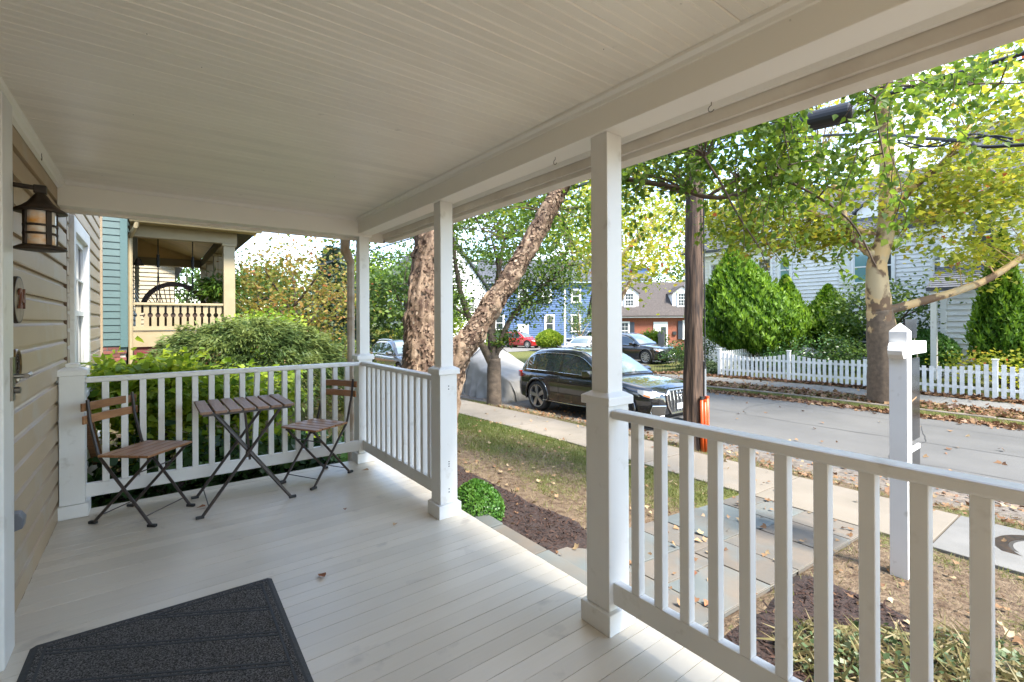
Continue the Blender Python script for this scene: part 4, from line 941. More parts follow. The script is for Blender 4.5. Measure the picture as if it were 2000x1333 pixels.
    def glass_patch(nm, s0, s1, kx):
        V = []; F = []; ss = np.linspace(s0, s1, 9); kk = np.linspace(-1, 1, 9)
        for s in ss:
            for k in kk:
                z1 = zr(s); yy = k * (yside(s, z1) - .10); V.append((X(s) + kx * .004, yy, z1 + .006 + .021 * (1 - abs(k) ** 2)))
        mb = MB(); mb.v = V; mb.f = [(i * 9 + j, i * 9 + j + 1, (i + 1) * 9 + j + 1, (i + 1) * 9 + j) for i in range(8) for j in range(8)]
        mb.build(nm, M['carglass_l'] if nm == 'windscreen' else gm, t, smooth=True, local=True)
    glass_patch('windscreen', .525, .703, 1); glass_patch('rear_window', .045, .125, -1)
    # front end
    gx_ = L / 2 + .018
    if front == 'oct':
        pl = [(-.40, .80), (.40, .80), (.47, .72), (.44, .50), (.33, .335), (-.33, .335), (-.44, .50), (-.47, .72)]
    elif front == 'wide':
        pl = [(-.50, .78), (.50, .78), (.50, .60), (.38, .50), (-.38, .50), (-.50, .60)]
    else:
        pl = [(-.30, .80), (.30, .80), (.22, .60), (.36, .34), (-.36, .34), (-.22, .60)]
    lean = lambda z: gx_ - .13 * max(0, z - .62)
    MB().add([(lean(z), y_, z * kz) for y_, z in pl] + [(lean(z) - .1, y_, z * kz) for y_, z in pl], [tuple(range(len(pl))), tuple(range(2 * len(pl) - 1, len(pl) - 1, -1))] + [(i, i + len(pl), (i + 1) % len(pl) + len(pl), (i + 1) % len(pl)) for i in range(len(pl))]).build('grille_backing', M['cladding'], t, local=True)
    gp = [(lean(z) + .008, y_, z * kz) for y_, z in pl]; gp.append(gp[0])
    gr_ = MB().tube(gp, .020, 6, False).build('grille_frame', M['chrome'], t, local=True)
    if detail:
        for k in range(7):
            yy = -.36 + .12 * k; zl = .36 if abs(yy) < .34 else .47
            MB().tube([(lean(.79) + .008, yy, .79 * kz), (lean(.6) + .008, yy * .99, .6 * kz), (lean(zl) + .008, yy * .95, zl * kz)], .008, 5).build('grille_bar', M['chrome'], gr_, local=True)
        for zz in (.45, .54, .63, .72): MB().box(lean(zz) - .01, -.42, zz * kz - .006, lean(zz) + .004, .42, zz * kz + .006).build('grille_slat', M['cladding'], gr_, local=True)
        for k in range(4):
            cy = -.108 + .072 * k; MB().tube([(lean(.70) + .022, cy + .048 * math.cos(a), .70 * kz + .048 * math.sin(a)) for a in np.linspace(0, 2 * PI, 21)], .007, 6, False).build('emblem_ring', M['chrome'], gr_, local=True)
        MB().box(lean(.45) + .012, -.16, .40, lean(.45) + .022, .16, .52).build('number_plate', M['plate'], t, local=True)
        for sg_ in (1, -1):
            fp = [(L / 2 - .0, .50), (L / 2 - .10, .80), (L / 2 - .13, .83), (L / 2 - .10, .80), (L / 2 + .0, .56)]; zz = [.50, .52, .40, .30, .31]
            q = [(x + .018, sg_ * y_ * kw, z * kz) for (x, y_), z in zip(fp, zz)]; q.append(q[0])
            MB().tube(q, .009, 6, False).build('fog_lamp_frame', M['chrome'], t, local=True); MB().quad(*[(x + .004, y_, z) for x, y_, z in q[:-1]]).build('fog_lamp_recess', M['gap'], t, local=True)
        MB().obox((L / 2 - .03, -.62, .235), (L / 2 - .03, .62, .235), .10, .02).build('front_lip', M['cladding'], t, local=True)
        MB().prism([(X(.16), zr(.16) + .02), (X(.185), zr(.185) + .02), (X(.165), zr(.16) + .085)], 1, -.012, .012).build('aerial_fin', paint, t, local=True)
    else:
        MB().box(gx_ - .02, -.22, .38, gx_ + .012, .22, .48).build('number_plate', M['plate'], t, local=True)
    # wheels
    for x in (xr_, xf):
        for sg_ in (1, -1):
            wh = thing('wheel', None, None); wh.parent = t; wh.location = (x, sg_ * (W / 2 - .125), wr)
            wv = .115; rr = wr * (.76 if rim == 'star' else .72)
            MB().lathe([(rr, -wv), (wr * .93, -wv), (wr * .985, -wv * .85), (wr, -wv * .5), (wr, wv * .5), (wr * .985, wv * .85), (wr * .93, wv), (rr, wv), (rr, -wv)], (0, 0, 0), 36, 1).build('tyre', M['tyre'], wh, smooth=True, local=True)
            o_ = sg_ * wv
            rimm = MB(); rimm.lathe([(rr, o_ * .98), (rr * .93, o_ * .93), (rr * .90, o_ * .45)], (0, 0, 0), 32, 1)
            n = 5 if rim == 'star' else 10
            for k in range(n):
                a = 2 * PI * k / n + .3
                ca, sa = math.cos(a), math.sin(a)
                w0, w1 = (.032, .055) if n == 5 else (.022, .03)
                a2 = a + .18; c2_, s2_ = math.cos(a2), math.sin(a2)
                P = [(ca * .03 - sa * w0, ca * w0 + sa * .03), (ca * .03 + sa * w0, -ca * w0 + sa * .03), (c2_ * rr * .93 + s2_ * w1, s2_ * rr * .93 - c2_ * w1), (c2_ * rr * .93 - s2_ * w1, s2_ * rr * .93 + c2_ * w1)]
                rimm.add([(p[0], o_ * .86, p[1]) for p in P] + [(p[0], o_ * .6, p[1]) for p in P], [(0, 1, 2, 3), (7, 6, 5, 4), (0, 4, 5, 1), (1, 5, 6, 2), (2, 6, 7, 3), (3, 7, 4, 0)])
            rimm.lathe([(0, o_ * .9), (.045, o_ * .9), (.055, o_ * .6)], (0, 0, 0), 16, 1)
            rimm.build('rim', M['rim'], wh, local=True)
            MB().lathe([(0, o_ * .3), (rr * .90, o_ * .3)], (0, 0, 0), 24, 1).build('brake_disc', M['cladding'], wh, local=True)
    return t
def place(t, x, y, ang):
    c, s = math.cos(ang), math.sin(ang); t.rotation_euler = (0, 0, ang)
    f = lambda d: float(gz(x + c * d, y + s * d)) + .01
    zf, zb = f(1.3), f(-1.3); t.location = (x, y, (zf + zb) / 2 + .012); t.rotation_euler = (0, -math.atan2(zf - zb, 2.6), ang)
q3 = vehicle('parked_car', 'glossy black compact SUV with silver grille parked at the near kerb behind the utility pole', 'car', M['paint_k'], group='parked cars')
place(q3, 8.72, 7.94, math.radians(-90.5))
wp = MB()
for yy in (-.35, .25): wp.tube([(4.48 * (.70 - .5), yy, 1.03), (4.48 * (.655 - .5), yy - .35, 1.19)], .008, 5)
wp.build('wiper', M['cladding'], q3, local=True)
av = vehicle('parked_car', 'large black SUV with chrome strips in the driveway beside the white house', 'car', M['paint_k'], L=5.06, W=1.98, H=1.76, wb=3.02, wr=.40, rim='multi', front='wide', detail=False, group='parked cars')
place(av, 23.7, 18.75, math.radians(-89))
dg_ = vehicle('parked_car', 'dark grey SUV parked far up the street behind the left birch trunk', 'car', M['paint_k2'], L=4.6, W=1.88, H=1.68, wb=2.7, detail=False, front='wide', rim='multi', group='parked cars'); place(dg_, 8.95, 19.6, math.radians(-90))
rd = vehicle('parked_car', 'bright red SUV parked in front of the blue house', 'car', M['paint_r'], L=4.5, W=1.85, H=1.62, wb=2.64, detail=False, front='spindle', rim='multi', group='parked cars'); place(rd, 30.2, 38.2, math.radians(-73))
wt = vehicle('parked_car', 'silver white SUV parked by the round bush at the blue house', 'car', M['paint_w'], L=4.6, W=1.82, H=1.70, wb=2.67, detail=False, front='wide', rim='multi', group='parked cars'); place(wt, 36.3, 35.2, math.radians(188))
ww = vehicle('parked_car', 'pale car mostly hidden behind the roof of the near black SUV', 'car', M['paint_w'], L=4.5, W=1.82, H=1.5, wb=2.67, detail=False, front='wide', rim='multi', group='parked cars'); place(ww, 25.5, 24.8, math.radians(200))
# covered car
cc = thing('covered_car', 'car under a loose pale grey cloth cover, parked behind the black compact SUV', 'car', (8.95, 13.1, float(gz(8.95, 13.1))), math.radians(-90), 'parked cars')
CT = [(-2.30, .05), (-2.28, .62), (-2.15, .86), (-1.7, 1.0), (-1.1, 1.36), (-.5, 1.47), (.2, 1.46), (.75, 1.22), (1.2, .98), (1.9, .84), (2.22, .66), (2.33, .35), (2.36, .05)]
V = []; F = []; ns_, nr = 90, 61
for i in range(ns_):
    s = i / (ns_ - 1); tt = s * (len(CT) - 1); k = min(int(tt), len(CT) - 2); u = tt - k
    x = CT[k][0] * (1 - u) + CT[k + 1][0] * u; zt_ = CT[k][1] * (1 - u) + CT[k + 1][1] * u; endk = max(0, 1 - (2.36 - abs(x)) / .5)
    wd = .93 - .25 * endk ** 2; belt = min(zt_, .78)
    for j in range(nr):
        a = j / (nr - 1) * 2 - 1; aa = abs(a); sg_ = 1 if a > 0 else -1
        belt = min(zt_ * .92, .74)
        if aa < .56: th = aa / .56 * PI / 2; zz = belt + (zt_ - belt) * max(0, math.cos(th)) ** .62; yy = wd * .95 * math.sin(th) ** .92
        else: q = (aa - .56) / .44; zz = belt * (1 - q); yy = wd * (.95 + .12 * q)
        low = max(0, 1 - zz / .75)
        fold = .05 * math.sin(x * 15 + 3 * mnoise.noise((x * 2, a * 3, 0))) * low + .03 * mnoise.noise((x * 2.2, a * 5, 3)) + .018 * mnoise.noise((x * 6, a * 11, 7))
        V.append((x + fold * endk, sg_ * (yy + fold) if yy > .3 else sg_ * yy, max(.0, zz + (.04 * mnoise.noise((x * 3, a * 5, 9)) + .015 * mnoise.noise((x * 9, a * 14, 2)) if aa < .62 else 0))))
for i in range(ns_ - 1):
    for j in range(nr - 1): F.append((i * nr + j, i * nr + j + 1, (i + 1) * nr + j + 1, (i + 1) * nr + j))
mb = MB(); mb.v = V; mb.f = F; mb.build('cloth_cover', M['tarp'], cc, smooth=True, local=True)
MB().tube([(.2, s_, z_) for s_, z_ in ((-1.04, .10), (-1.03, .4), (-.95, .76), (-.75, 1.24), (-.4, 1.49), (0, 1.55), (.4, 1.49), (.75, 1.24), (.95, .76), (1.03, .4), (1.04, .10))], .012, 5).build('strap', M['cladding'], cc, local=True)
for x in (-1.38, 1.35):
    for yy in (-.72, .72): MB().lathe([(0, -.1), (.3, -.1), (.33, -.07), (.33, .07), (.3, .1), (0, .1)], (x, yy, .33), 24, 1).build('wheel', M['tyre'], cc, local=True)
# ---------------------------------------------------------------- houses
def siding(nm, A, B, z0, z1, ex, n, m, parent, rng_=None, single=False, off=0):
    """lapped boards on the wall line A-B facing n; rng_(z) gives the part of the line kept"""
    A = Vector(A); B = Vector(B); n = Vector(n); mb = MB(); z = z0; objs = []
    while z < z1 - .01:
        zt = min(z + ex, z1); t0, t1 = (0, 1) if rng_ is None else rng_((z + zt) / 2)
        if t1 > t0:
            a = A.lerp(B, t0); b = A.lerp(B, t1); lip = .052 if not single else .022; o = n * (lip + off); i = n * (.004 + off)
            q = MB() if single else mb
            q.add([(a.x + o.x, a.y + o.y, z), (b.x + o.x, b.y + o.y, z), (b.x + i.x, b.y + i.y, zt), (a.x + i.x, a.y + i.y, zt),
                   (a.x - n.x * .02, a.y - n.y * .02, z), (b.x - n.x * .02, b.y - n.y * .02, z), (b.x - n.x * .02, b.y - n.y * .02, zt), (a.x - n.x * .02, a.y - n.y * .02, zt)],
                  [(0, 1, 2, 3), (4, 5, 1, 0), (7, 6, 5, 4), (3, 2, 6, 7), (0, 3, 7, 4), (1, 5, 6, 2)])
            if single: q.build(nm, m, parent)
        z += ex
    if not single:
        o = mb.build(nm, m, parent); o['kind'] = 'stuff'; return o
def window(parent, P, u, n, wd, ht, cols=2, rows=2, frame='white', gl='wglass', shut=0, trim=.10, shm='shutter'):
    u = Vector((u[0], u[1], 0)); n = Vector((n[0], n[1], 0)); P = Vector(P) + n * .055; mb = MB()
    def bar(a0, z0, a1, z1, d0, d1, q):
        c = []
        for z in (z0, z1):
            for a, d in ((a0, d0), (a1, d0), (a1, d1), (a0, d1)): c.append(tuple(P + u * a + n * d + Vector((0, 0, z))))
        q.add(c, [(3, 2, 1, 0), (4, 5, 6, 7), (0, 1, 5, 4), (1, 2, 6, 5), (2, 3, 7, 6), (3, 0, 4, 7)])
    h = wd / 2; T = trim
    bar(-h - T, 0, -h, ht, -.06, .06, mb); bar(h, 0, h + T, ht, -.06, .06, mb); bar(-h - T - .02, ht, h + T + .02, ht + T, -.06, .07, mb); bar(-h - T - .04, -T * .7, h + T + .04, 0, -.06, .10, mb)
    f = mb.build('window', M[frame], parent)
    q = MB(); s = .045
    bar(-h, 0, -h + s, ht, -.02, .035, q); bar(h - s, 0, h, ht, -.02, .035, q); bar(-h + s, 0, h - s, s, -.02, .035, q); bar(-h + s, ht - s, h - s, ht, -.02, .035, q); bar(-h + s, ht / 2 - .03, h - s, ht / 2 + .03, -.02, .036, q)
    for hf in (0, 1):
        z0 = s if hf == 0 else ht / 2 + .03; z1 = ht / 2 - .03 if hf == 0 else ht - s
        for c in range(1, cols): a = -h + wd * c / cols; bar(a - .012, z0, a + .012, z1, -.01, .026, q)
        for r in range(1, rows): z = z0 + (z1 - z0) * r / rows; bar(-h + s, z - .012, h - s, z + .012, -.01, .025, q)
    q.build('sash', M[frame], f)
    g = MB(); bar(-h + s, s, h - s, ht - s, .012, .018, g); g.build('pane', M[gl], f)
    if shut:
        for sg_ in (-1, 1):
            q = MB(); a0 = sg_ * (h + T + .01); a1 = sg_ * (h + T + shut); bar(min(a0, a1), -.03, max(a0, a1), ht + .03, .02, .06, q)
            k = .06
            while k < ht - .05: bar(min(a0, a1) + .04, k, max(a0, a1) - .04, k + .03, .06, .075, q); k += .075
            q.build('shutter', M[shm], parent)
    return f
def roofslab(nm, P4, th, m, parent):
    mb = MB(); up = Vector((0, 0, th)); P = [Vector(p) for p in P4]
    mb.add([tuple(p) for p in P] + [tuple(p + up) for p in P], [(3, 2, 1, 0), (4, 5, 6, 7), (0, 1, 5, 4), (1, 2, 6, 5), (2, 3, 7, 6), (3, 0, 4, 7)])
    o = mb.build(nm, m, parent)
    # shingle courses as real steps
    c = MB(); n = max(4, int((P[3] - P[0]).length / .16)); nn = (P[1] - P[0]).cross(P[3] - P[0]).normalized()
    if nn.z < 0: nn = -nn
    for i in range(n):
        a = P[0].lerp(P[3], i / n) + up; b = P[1].lerp(P[2], i / n) + up; d = P[1].lerp(P[2], (i + 1) / n) + up; e = P[0].lerp(P[3], (i + 1) / n) + up
        c.add([tuple(a + nn * .022), tuple(b + nn * .022), tuple(d + nn * .004), tuple(e + nn * .004), tuple(a), tuple(b)], [(0, 1, 2, 3), (4, 5, 1, 0)])
    s = c.build('shingle_course', m, o); s['kind'] = 'stuff'
    return o
# --- neighbour: teal house with the cream porch
tl = thing('teal_house', 'teal clapboard house with brick base, next door on the left', 'house', (-3, 14, 0))
MB().box(-8, 12.93, .65, -.42, 24, 7.2).build('wall_body', M['teal'], tl)
z = .79; i = 0
while z < 5.2:
    siding('clapboard', (-3.0, 12.925), (-.52, 12.925), z, z + .145, .145, (0, -1), M['teal'], tl, single=True); z += .145
z = 1.0
siding('street_siding', (-.415, 13.1), (-.415, 24), .9, 6, .145, (1, 0), M['teal'], tl)
MB().box(-.52, 12.89, .76, -.40, 13.05, 7.2).build('corner_board', M['tealtrim'], tl)
MB().box(-.60, 12.87, 5.2, 0, 12.9, 5.4).build('frieze', M['tealtrim'], tl)
MB().box(-8, 12.96, -.3, -.44, 24, .75).build('foundation', M['mortar'], tl)
brk = MB().box(-.1, -.03, 0, .1, .02, .062).mesh('brick'); brk.materials.append(M['brick'])
zz = .70; r = 0
while zz > -.05:
    x = -1.9 + (.105 if r % 2 else 0)
    while x < -.50:
        o = link('brick', brk, None, tl); o.location = Vector((x + random.uniform(-.003, .003), 12.955 + random.uniform(-.004, .004), zz)) - Vector(tl.location); x += .212
    zz -= .074; r += 1
roofslab('roof', [(-.2 - 9, 12.5, 8), (-.1, 12.5, 7.1), (-.1, 24, 7.1), (-9, 24, 8)], .1, M['shing'], tl)
cp = thing('cream_porch', 'raised cream painted porch of the teal house with square posts and cut out railing boards', 'porch', (.6, 15, 0))
PX0, PX1, PY0, PY1 = -.36, 1.58, 13.22, 19.9
MB().box(PX0, PY0 + .02, .98, PX1, PY1, 1.06).build('deck', M['cream'], cp)
MB().box(PX0, PY0, .74, PX1 + .02, PY0 + .04, 1.0).build('skirt_board', M['cream'], cp); MB().box(PX1, PY0 + .05, .74, PX1 + .04, PY1, 1.0).build('skirt_board', M['cream'], cp)
MB().box(PX0 + .05, PY0 + .05, -.2, PX1 - .05, PY1, .735).build('base_wall', M['brick'], cp)
MB().box(-.30, PY0 - .14, .50, 1.2, PY0 + .03, .64).box(-.30, PY0 - .40, .33, 1.2, PY0 - .145, .46).build('red_step', M['redstep'], cp)
for (x, y_) in ((1.50, 13.33), (1.50, 15.55), (1.50, 17.7), (1.50, 19.8)):
    MB().box(x - .12, y_ - .11, 1.06, x + .12, y_ + .11, 3.10).box(x - .15, y_ - .14, 3.1005, x + .15, y_ + .14, 3.16).build('post', M['cream'], cp, bev=.006)
MB().box(PX0, PY0 - .02, 3.165, PX1 + .08, PY0 + .20, 3.42).build('beam', M['cream'], cp); MB().box(1.38, PY0 + .205, 3.165, PX1 + .08, PY1 + .1, 3.42).build('beam', M['cream'], cp); MB().box(PX0, PY1 - .1, 3.165, 1.375, PY1 + .1, 3.42).build('beam', M['cream'], cp)
# sloping ceiling boards (run out from the wall), roof, gutter
n = 26
for k in range(n):
    y0 = PY0 + .21 + (PY1 - .35 - PY0) * k / n; y1 = y0 + (PY1 - .35 - PY0) / n - .02
    MB().add([(PX0, y0, 4.0), (1.37, y0, 3.43), (1.37, y1, 3.43), (PX0, y1, 4.0), (PX0, y0, 4.03), (1.37, y0, 3.46), (1.37, y1, 3.46), (PX0, y1, 4.03)],
             [(3, 2, 1, 0), (4, 5, 6, 7), (0, 1, 5, 4), (1, 2, 6, 5), (2, 3, 7, 6), (3, 0, 4, 7)]).build('ceiling_board', M['creamd'], cp)
roofslab('roof', [(2.08, PY0 - .45, 3.46), (2.08, PY1 + .5, 3.46), (PX0, PY1 + .5, 4.12), (PX0, PY0 - .45, 4.12)], .05, M['shing'], cp)
MB().add([(PX0, PY0 - .42, 4.1), (PX0, PY0 - .42, 3.42), (2.05, PY0 - .42, 3.42), (2.05, PY0 - .42, 3.45), (PX0, PY0 - .03, 4.1), (PX0, PY0 - .03, 3.42), (2.05, PY0 - .03, 3.42), (2.05, PY0 - .03, 3.45)],
         [(0, 1, 2, 3), (7, 6, 5, 4), (1, 5, 6, 2), (2, 6, 7, 3), (0, 3, 7, 4)]).build('eave_soffit', M['cream'], cp)
MB().prism([(PY0 - .43, 3.40), (PY0 - .52, 3.40), (PY0 - .55, 3.45), (PY0 - .55, 3.50), (PY0 - .43, 3.50)], 0, PX0, 2.12).build('gutter', M['cream'], cp)
MB().tube([(PX0 + .12, PY0 - .48, 3.40), (PX0 + .10, PY0 - .46, 3.30), (PX0 - .0, PY0 - .12, 3.12), (PX0 - .0, PY0 - .1, 3.0), (PX0 - .0, PY0 - .1, .1)], .042, 8).build('downspout', M['cream'], cp)
ry = PY0 + .09
MB().box(PX0 + .04, ry - .05, 1.66, 1.38, ry + .05, 1.715).build('top_rail', M['cream'], cp, bev=.008); MB().box(PX0 + .04, ry - .03, 1.10, 1.38, ry + .03, 1.19).build('bottom_rail', M['cream'], cp)
for k in range(12):
    x = PX0 + .13 + k * .1385; h = .047
    half = [(h, 1.191), (h, 1.36), (h + .004, 1.385), (h - .006, 1.395), (h - .026, 1.425), (h - .026, 1.455), (h - .006, 1.485), (h + .004, 1.495), (h, 1.52), (h, 1.659)]
    poly = [(x + a, z) for a, z in half] + [(x - a, z) for a, z in reversed(half)]
    MB().prism(poly, 1, ry - .011, ry + .011).build('baluster', M['cream'], cp)
MB().box(1.47, 13.45, 1.66, 1.55, 19.7, 1.715).box(1.48, 13.45, 1.10, 1.54, 19.7, 1.19).build('street_railing', M['cream'], cp)
for k in range(40):
    y_ = 13.6 + k * .15; MB().box(1.50, y_ - .04, 1.191, 1.52, y_ + .04, 1.659).build('baluster', M['cream'], cp)
MB().box(-.41, 14.4, 1.06, -.37, 15.4, 3.1).box(-.41, 16.1, 1.6, -.37, 17.0, 3.0).build('door_and_window', M['wglass'], cp)
MB().add([(PX0, PY1 - .05, 3.42), (1.6, PY1 - .05, 3.42), (PX0, PY1 - .05, 4.12), (PX0, PY1, 3.42), (1.4, PY1, 3.42), (PX0, PY1, 4.0)], [(0, 1, 2), (5, 4, 3)]).build('end_gable', M['creamd'], cp)
# hanging swing chair
sw = thing('swing_seat', 'dark twig swing seat with arched back hanging on chains in the cream porch', 'swing', (.45, 14.3, 1.3))
q = MB(); cx, cz, R_ = .46, 1.60, .62
for dr_, dy_ in ((0, 0), (.035, .05), (-.03, -.03)):
    q.tube([(cx + (R_ + dr_) * math.cos(a) * 1.02, 14.5 + dy_, cz + (R_ + dr_) * math.sin(a) * 1.05 - .03) for a in np.linspace(-.1, PI + .1, 26)], .024, 6)
q.build('arched_back', M['wicker'], sw)
q = MB()
for k in range(17):
    a = .1 + (PI - .2) * k / 16; q.tube([(cx + .30 * math.cos(a), 14.5, cz - .10), (cx + (R_ - .12) * math.cos(a), 14.52, cz + .3 * math.sin(a)), (cx + R_ * math.cos(a), 14.5, cz + R_ * math.sin(a))], .010, 5)
q.build('back_twigs', M['wicker'], sw)['kind'] = 'stuff'
MB().box(cx - .62, 13.9, 1.40, cx + .62, 14.5, 1.46).build('seat', M['wicker'], sw); MB().box(cx - .60, 14.46, 1.12, cx + .60, 14.5, 1.72).build('back_panel', M['wicker'], sw)
for xx in (-.33, .36):
    MB().tube([(cx + xx, 14.2, 3.5), (cx + xx, 14.2, 2.55), (cx + xx - .04, 13.95, 1.6)], .012, 5).tube([(cx + xx, 14.2, 2.55), (cx + xx + .04, 14.5, 1.75)], .012, 5).tube([(cx + xx, 14.2, 2.9), (cx + xx, 14.2, 2.6)], .03, 6).build('chain', M['cable'], sw)
fn = thing('hanging_fern', 'bright green hanging fern between the cream porch posts', 'fern', (1.35, 13.9, 2.2))
P = rng.normal(size=(1500, 3)) * np.array([.16, .16, .12]) + np.array([1.33, 13.9, 2.12]); D = P - np.array([1.33, 13.9, 2.2]); D[:, 2] -= .12
leaves('fronds', P, rng.uniform(.10, .24, len(P)), LM['fern'], fn, 'narrow', dirv=D); MB().lathe([(0, 0), (.12, 0), (.15, .14), (0, .14)], (1.33, 13.9, 2.0), 16).tube([(1.33, 13.9, 2.1), (1.33, 13.9, 3.5)], .006, 4).build('basket', M['wicker'], fn)
nl = thing('porch_wall_lamp', 'small shaded lamp on the wall inside the cream porch', 'lamp', (-.3, 14.2, 2.6)); MB().lathe([(.04, 2.78), (.11, 2.62)], (-.24, 14.2, 0), 14).build('shade', M['bronze'], nl); MB().tube([(-.40, 14.2, 2.55), (-.24, 14.2, 2.55), (-.24, 14.2, 2.75)], .012, 6).build('bracket', M['bronze'], nl)
ch_ = thing('pale_house', 'pale clapboard house glimpsed through the cream porch', 'house', (-.5, 30, 0))
MB().box(-9, 28, -.3, .9, 38, 7).build('wall_body', M['wsid'], ch_); siding('siding', (-5, 27.99), (.9, 27.99), 0, 6, .2, (0, -1), M['cream'], ch_); roofslab('roof', [(1.2, 27.6, 3.8), (1.2, 38, 3.8), (-3, 38, 6), (-3, 27.6, 6)], .1, M['shing'], ch_)
# --- white house across the street
wh_ = thing('white_house', 'large white clapboard house with grey shingle roof across the street', 'house', (28, 8, -.7))
MB().box(26.53, 4.0, -2.0, 34, 16.75, 5.2).box(21.53, -9, -1.2, 34, 3.99, 5.2).build('wall_body', M['wsid'], wh_)
siding('front_siding', (26.5, 16.75), (26.5, 4.0), -1.8, 5.2, .19, (-1, 0), M['wsid'], wh_)
siding('wing_siding', (21.5, 3.97), (21.5, -9), -.9, 5.2, .19, (-1, 0), M['wsid'], wh_)
siding('wing_side_siding', (26.5, 4.0), (21.5, 4.0), -.9, 5.2, .155, (0, 1), M['wsid'], wh_)
siding('gable_siding', (34, 16.8), (26.5, 16.8), -1.8, 8.2, .155, (0, 1), M['wsid'], wh_, rng_=lambda z: (0, 1) if z < 5.2 else (max(0, (z - 5.2) / 3.3 * .5), 1 - (z - 5.2) / 3.3 * .5))
for b in ((26.44, 16.72, -2, 26.6, 16.86, 5.2), (21.44, 3.88, -1, 21.56, 4.04, 5.2), (26.40, 4.05, -1, 26.5, 4.2, 5.2)): MB().box(*b).build('corner_board', M['white'], wh_)
MB().box(26.2, 3.9, 5.0, 26.49, 17.1, 5.2).build('eave_board', M['white'], wh_); MB().box(21.15, -9.5, 5.0, 21.49, 4.2, 5.2).build('eave_board', M['white'], wh_)
MB().tube([(26.38, 16.9, 5.1), (26.38, 16.9, -1)], .05, 8).build('downspout', M['white'], wh_)
roofslab('main_roof', [(26.1, 17.1, 5.2), (26.1, 3.0, 5.2), (30.3, 3.0, 8.6), (30.3, 17.1, 8.6)], .12, M['shing'], wh_)
roofslab('back_roof', [(34.4, 3.0, 5.2), (34.4, 17.1, 5.2), (30.3, 17.1, 8.6), (30.3, 3.0, 8.6)], .12, M['shing'], wh_)
roofslab('wing_roof', [(21.1, 4.3, 5.2), (21.1, -9.6, 5.2), (27.5, -9.6, 9.2), (27.5, 4.3, 9.2)], .12, M['shing'], wh_)
MB().box(26.8, 2, 4, 29, 5, 8.4).build('cross_wall', M['wsid'], wh_)
def gable_dormer(parent, x, y, wd, z0, h, m, rm, depth=2.6):
    MB().add([(x, y - wd, z0), (x, y + wd, z0), (x, y + wd, z0 + h), (x, y, z0 + h + wd * .8), (x, y - wd, z0 + h), (x + depth, y - wd, z0), (x + depth, y + wd, z0), (x + depth, y + wd, z0 + h), (x + depth, y, z0 + h + wd * .8), (x + depth, y - wd, z0 + h)],
             [(0, 1, 2, 3, 4), (9, 8, 7, 6, 5), (1, 6, 7, 2), (0, 4, 9, 5)]).build('dormer', m, parent)
    for s in (1, -1): roofslab('dormer_roof', [(x - .15, y + s * (wd + .15), z0 + h - .1), (x + depth, y + s * (wd + .15), z0 + h - .1), (x + depth, y, z0 + h + wd * .8 + .02), (x - .15, y, z0 + h + wd * .8 + .02)], .06, rm, parent)
gable_dormer(wh_, 27.0, 11.3, 1.5, 5.4, 1.0, M['wsid'], M['shing']); gable_dormer(wh_, 27.0, 6.6, 1.5, 5.4, 1.0, M['wsid'], M['shing'])
N_ = (-1, 0); U_ = (0, 1)
for (yc, zb, wd, ht, gl, sh) in ((12.15, 3.15, .66, 1.38, 'wglass', 0), (11.12, 3.15, .52, 1.38, 'wglass_t', 0), (7.75, 2.95, .62, 1.48, 'wglass_t', .5), (6.9, 2.95, .62, 1.48, 'wglass', 0), (14.9, 3.15, .7, 1.38, 'wglass', 0),
                              (7.8, -.55, .8, 1.5, 'wglass', .42), (6.2, -.45, .8, 1.5, 'wglass', 0), (11.6, -.5, 1.0, 1.5, 'wglass', 0), (4.9, 3.0, .6, 1.4, 'wglass', 0)):
    window(wh_, (26.5, yc, zb), U_, N_, wd, ht, 1, 1, gl=gl, shut=sh, shm='white')
for (yc, zb, wd, ht) in ((3.0, 3.35, .62, 1.25), (.6, 3.35, .7, 1.3), (-1.6, 3.35, .7, 1.3), (-.6, -.3, .9, 1.5), (-3, -.3, .9, 1.5)):
    window(wh_, (21.5, yc, zb), U_, N_, wd, ht, 1, 1)
roofslab('porch_roof', [(19.9, 4.1, 2.15), (19.9, 2.5, 2.15), (21.5, 2.5, 2.95), (21.5, 4.1, 2.95)], .1, M['shing'], wh_)
MB().box(19.95, 2.6, -.7, 20.1, 2.75, 2.15).build('porch_column', M['white'], wh_); MB().box(19.95, 3.85, -.7, 20.1, 4.0, 2.15).build('porch_column', M['white'], wh_)
# --- brick cape beyond
e1 = Vector((37.88 - 32.28, 23.97 - 28.22, 0)).normalized(); nf = Vector((e1.y, -e1.x, 0)); nf = -nf if nf.x > 0 else nf
A = Vector((32.28, 28.22, 0)) - e1 * 5; B = Vector((37.88, 23.97, 0)) + e1 * 4; ZG = -1.35
cpb = thing('brick_cape_house', 'one storey red brick house with brown roof and white dormers, far beyond the pole', 'house', (36, 26, ZG))
def fr(a, d, z): p = Vector((32.28, 28.22, 0)) + e1 * a - nf * d; return (p.x, p.y, z)
La = (B - A).length
def bx(a0, a1, d0, d1, z0, z1): return MB().add([fr(a0, d0, z0), fr(a1, d0, z0), fr(a1, d1, z0), fr(a0, d1, z0), fr(a0, d0, z1), fr(a1, d0, z1), fr(a1, d1, z1), fr(a0, d1, z1)], [(3, 2, 1, 0), (4, 5, 6, 7), (0, 1, 5, 4), (1, 2, 6, 5), (2, 3, 7, 6), (3, 0, 4, 7)])
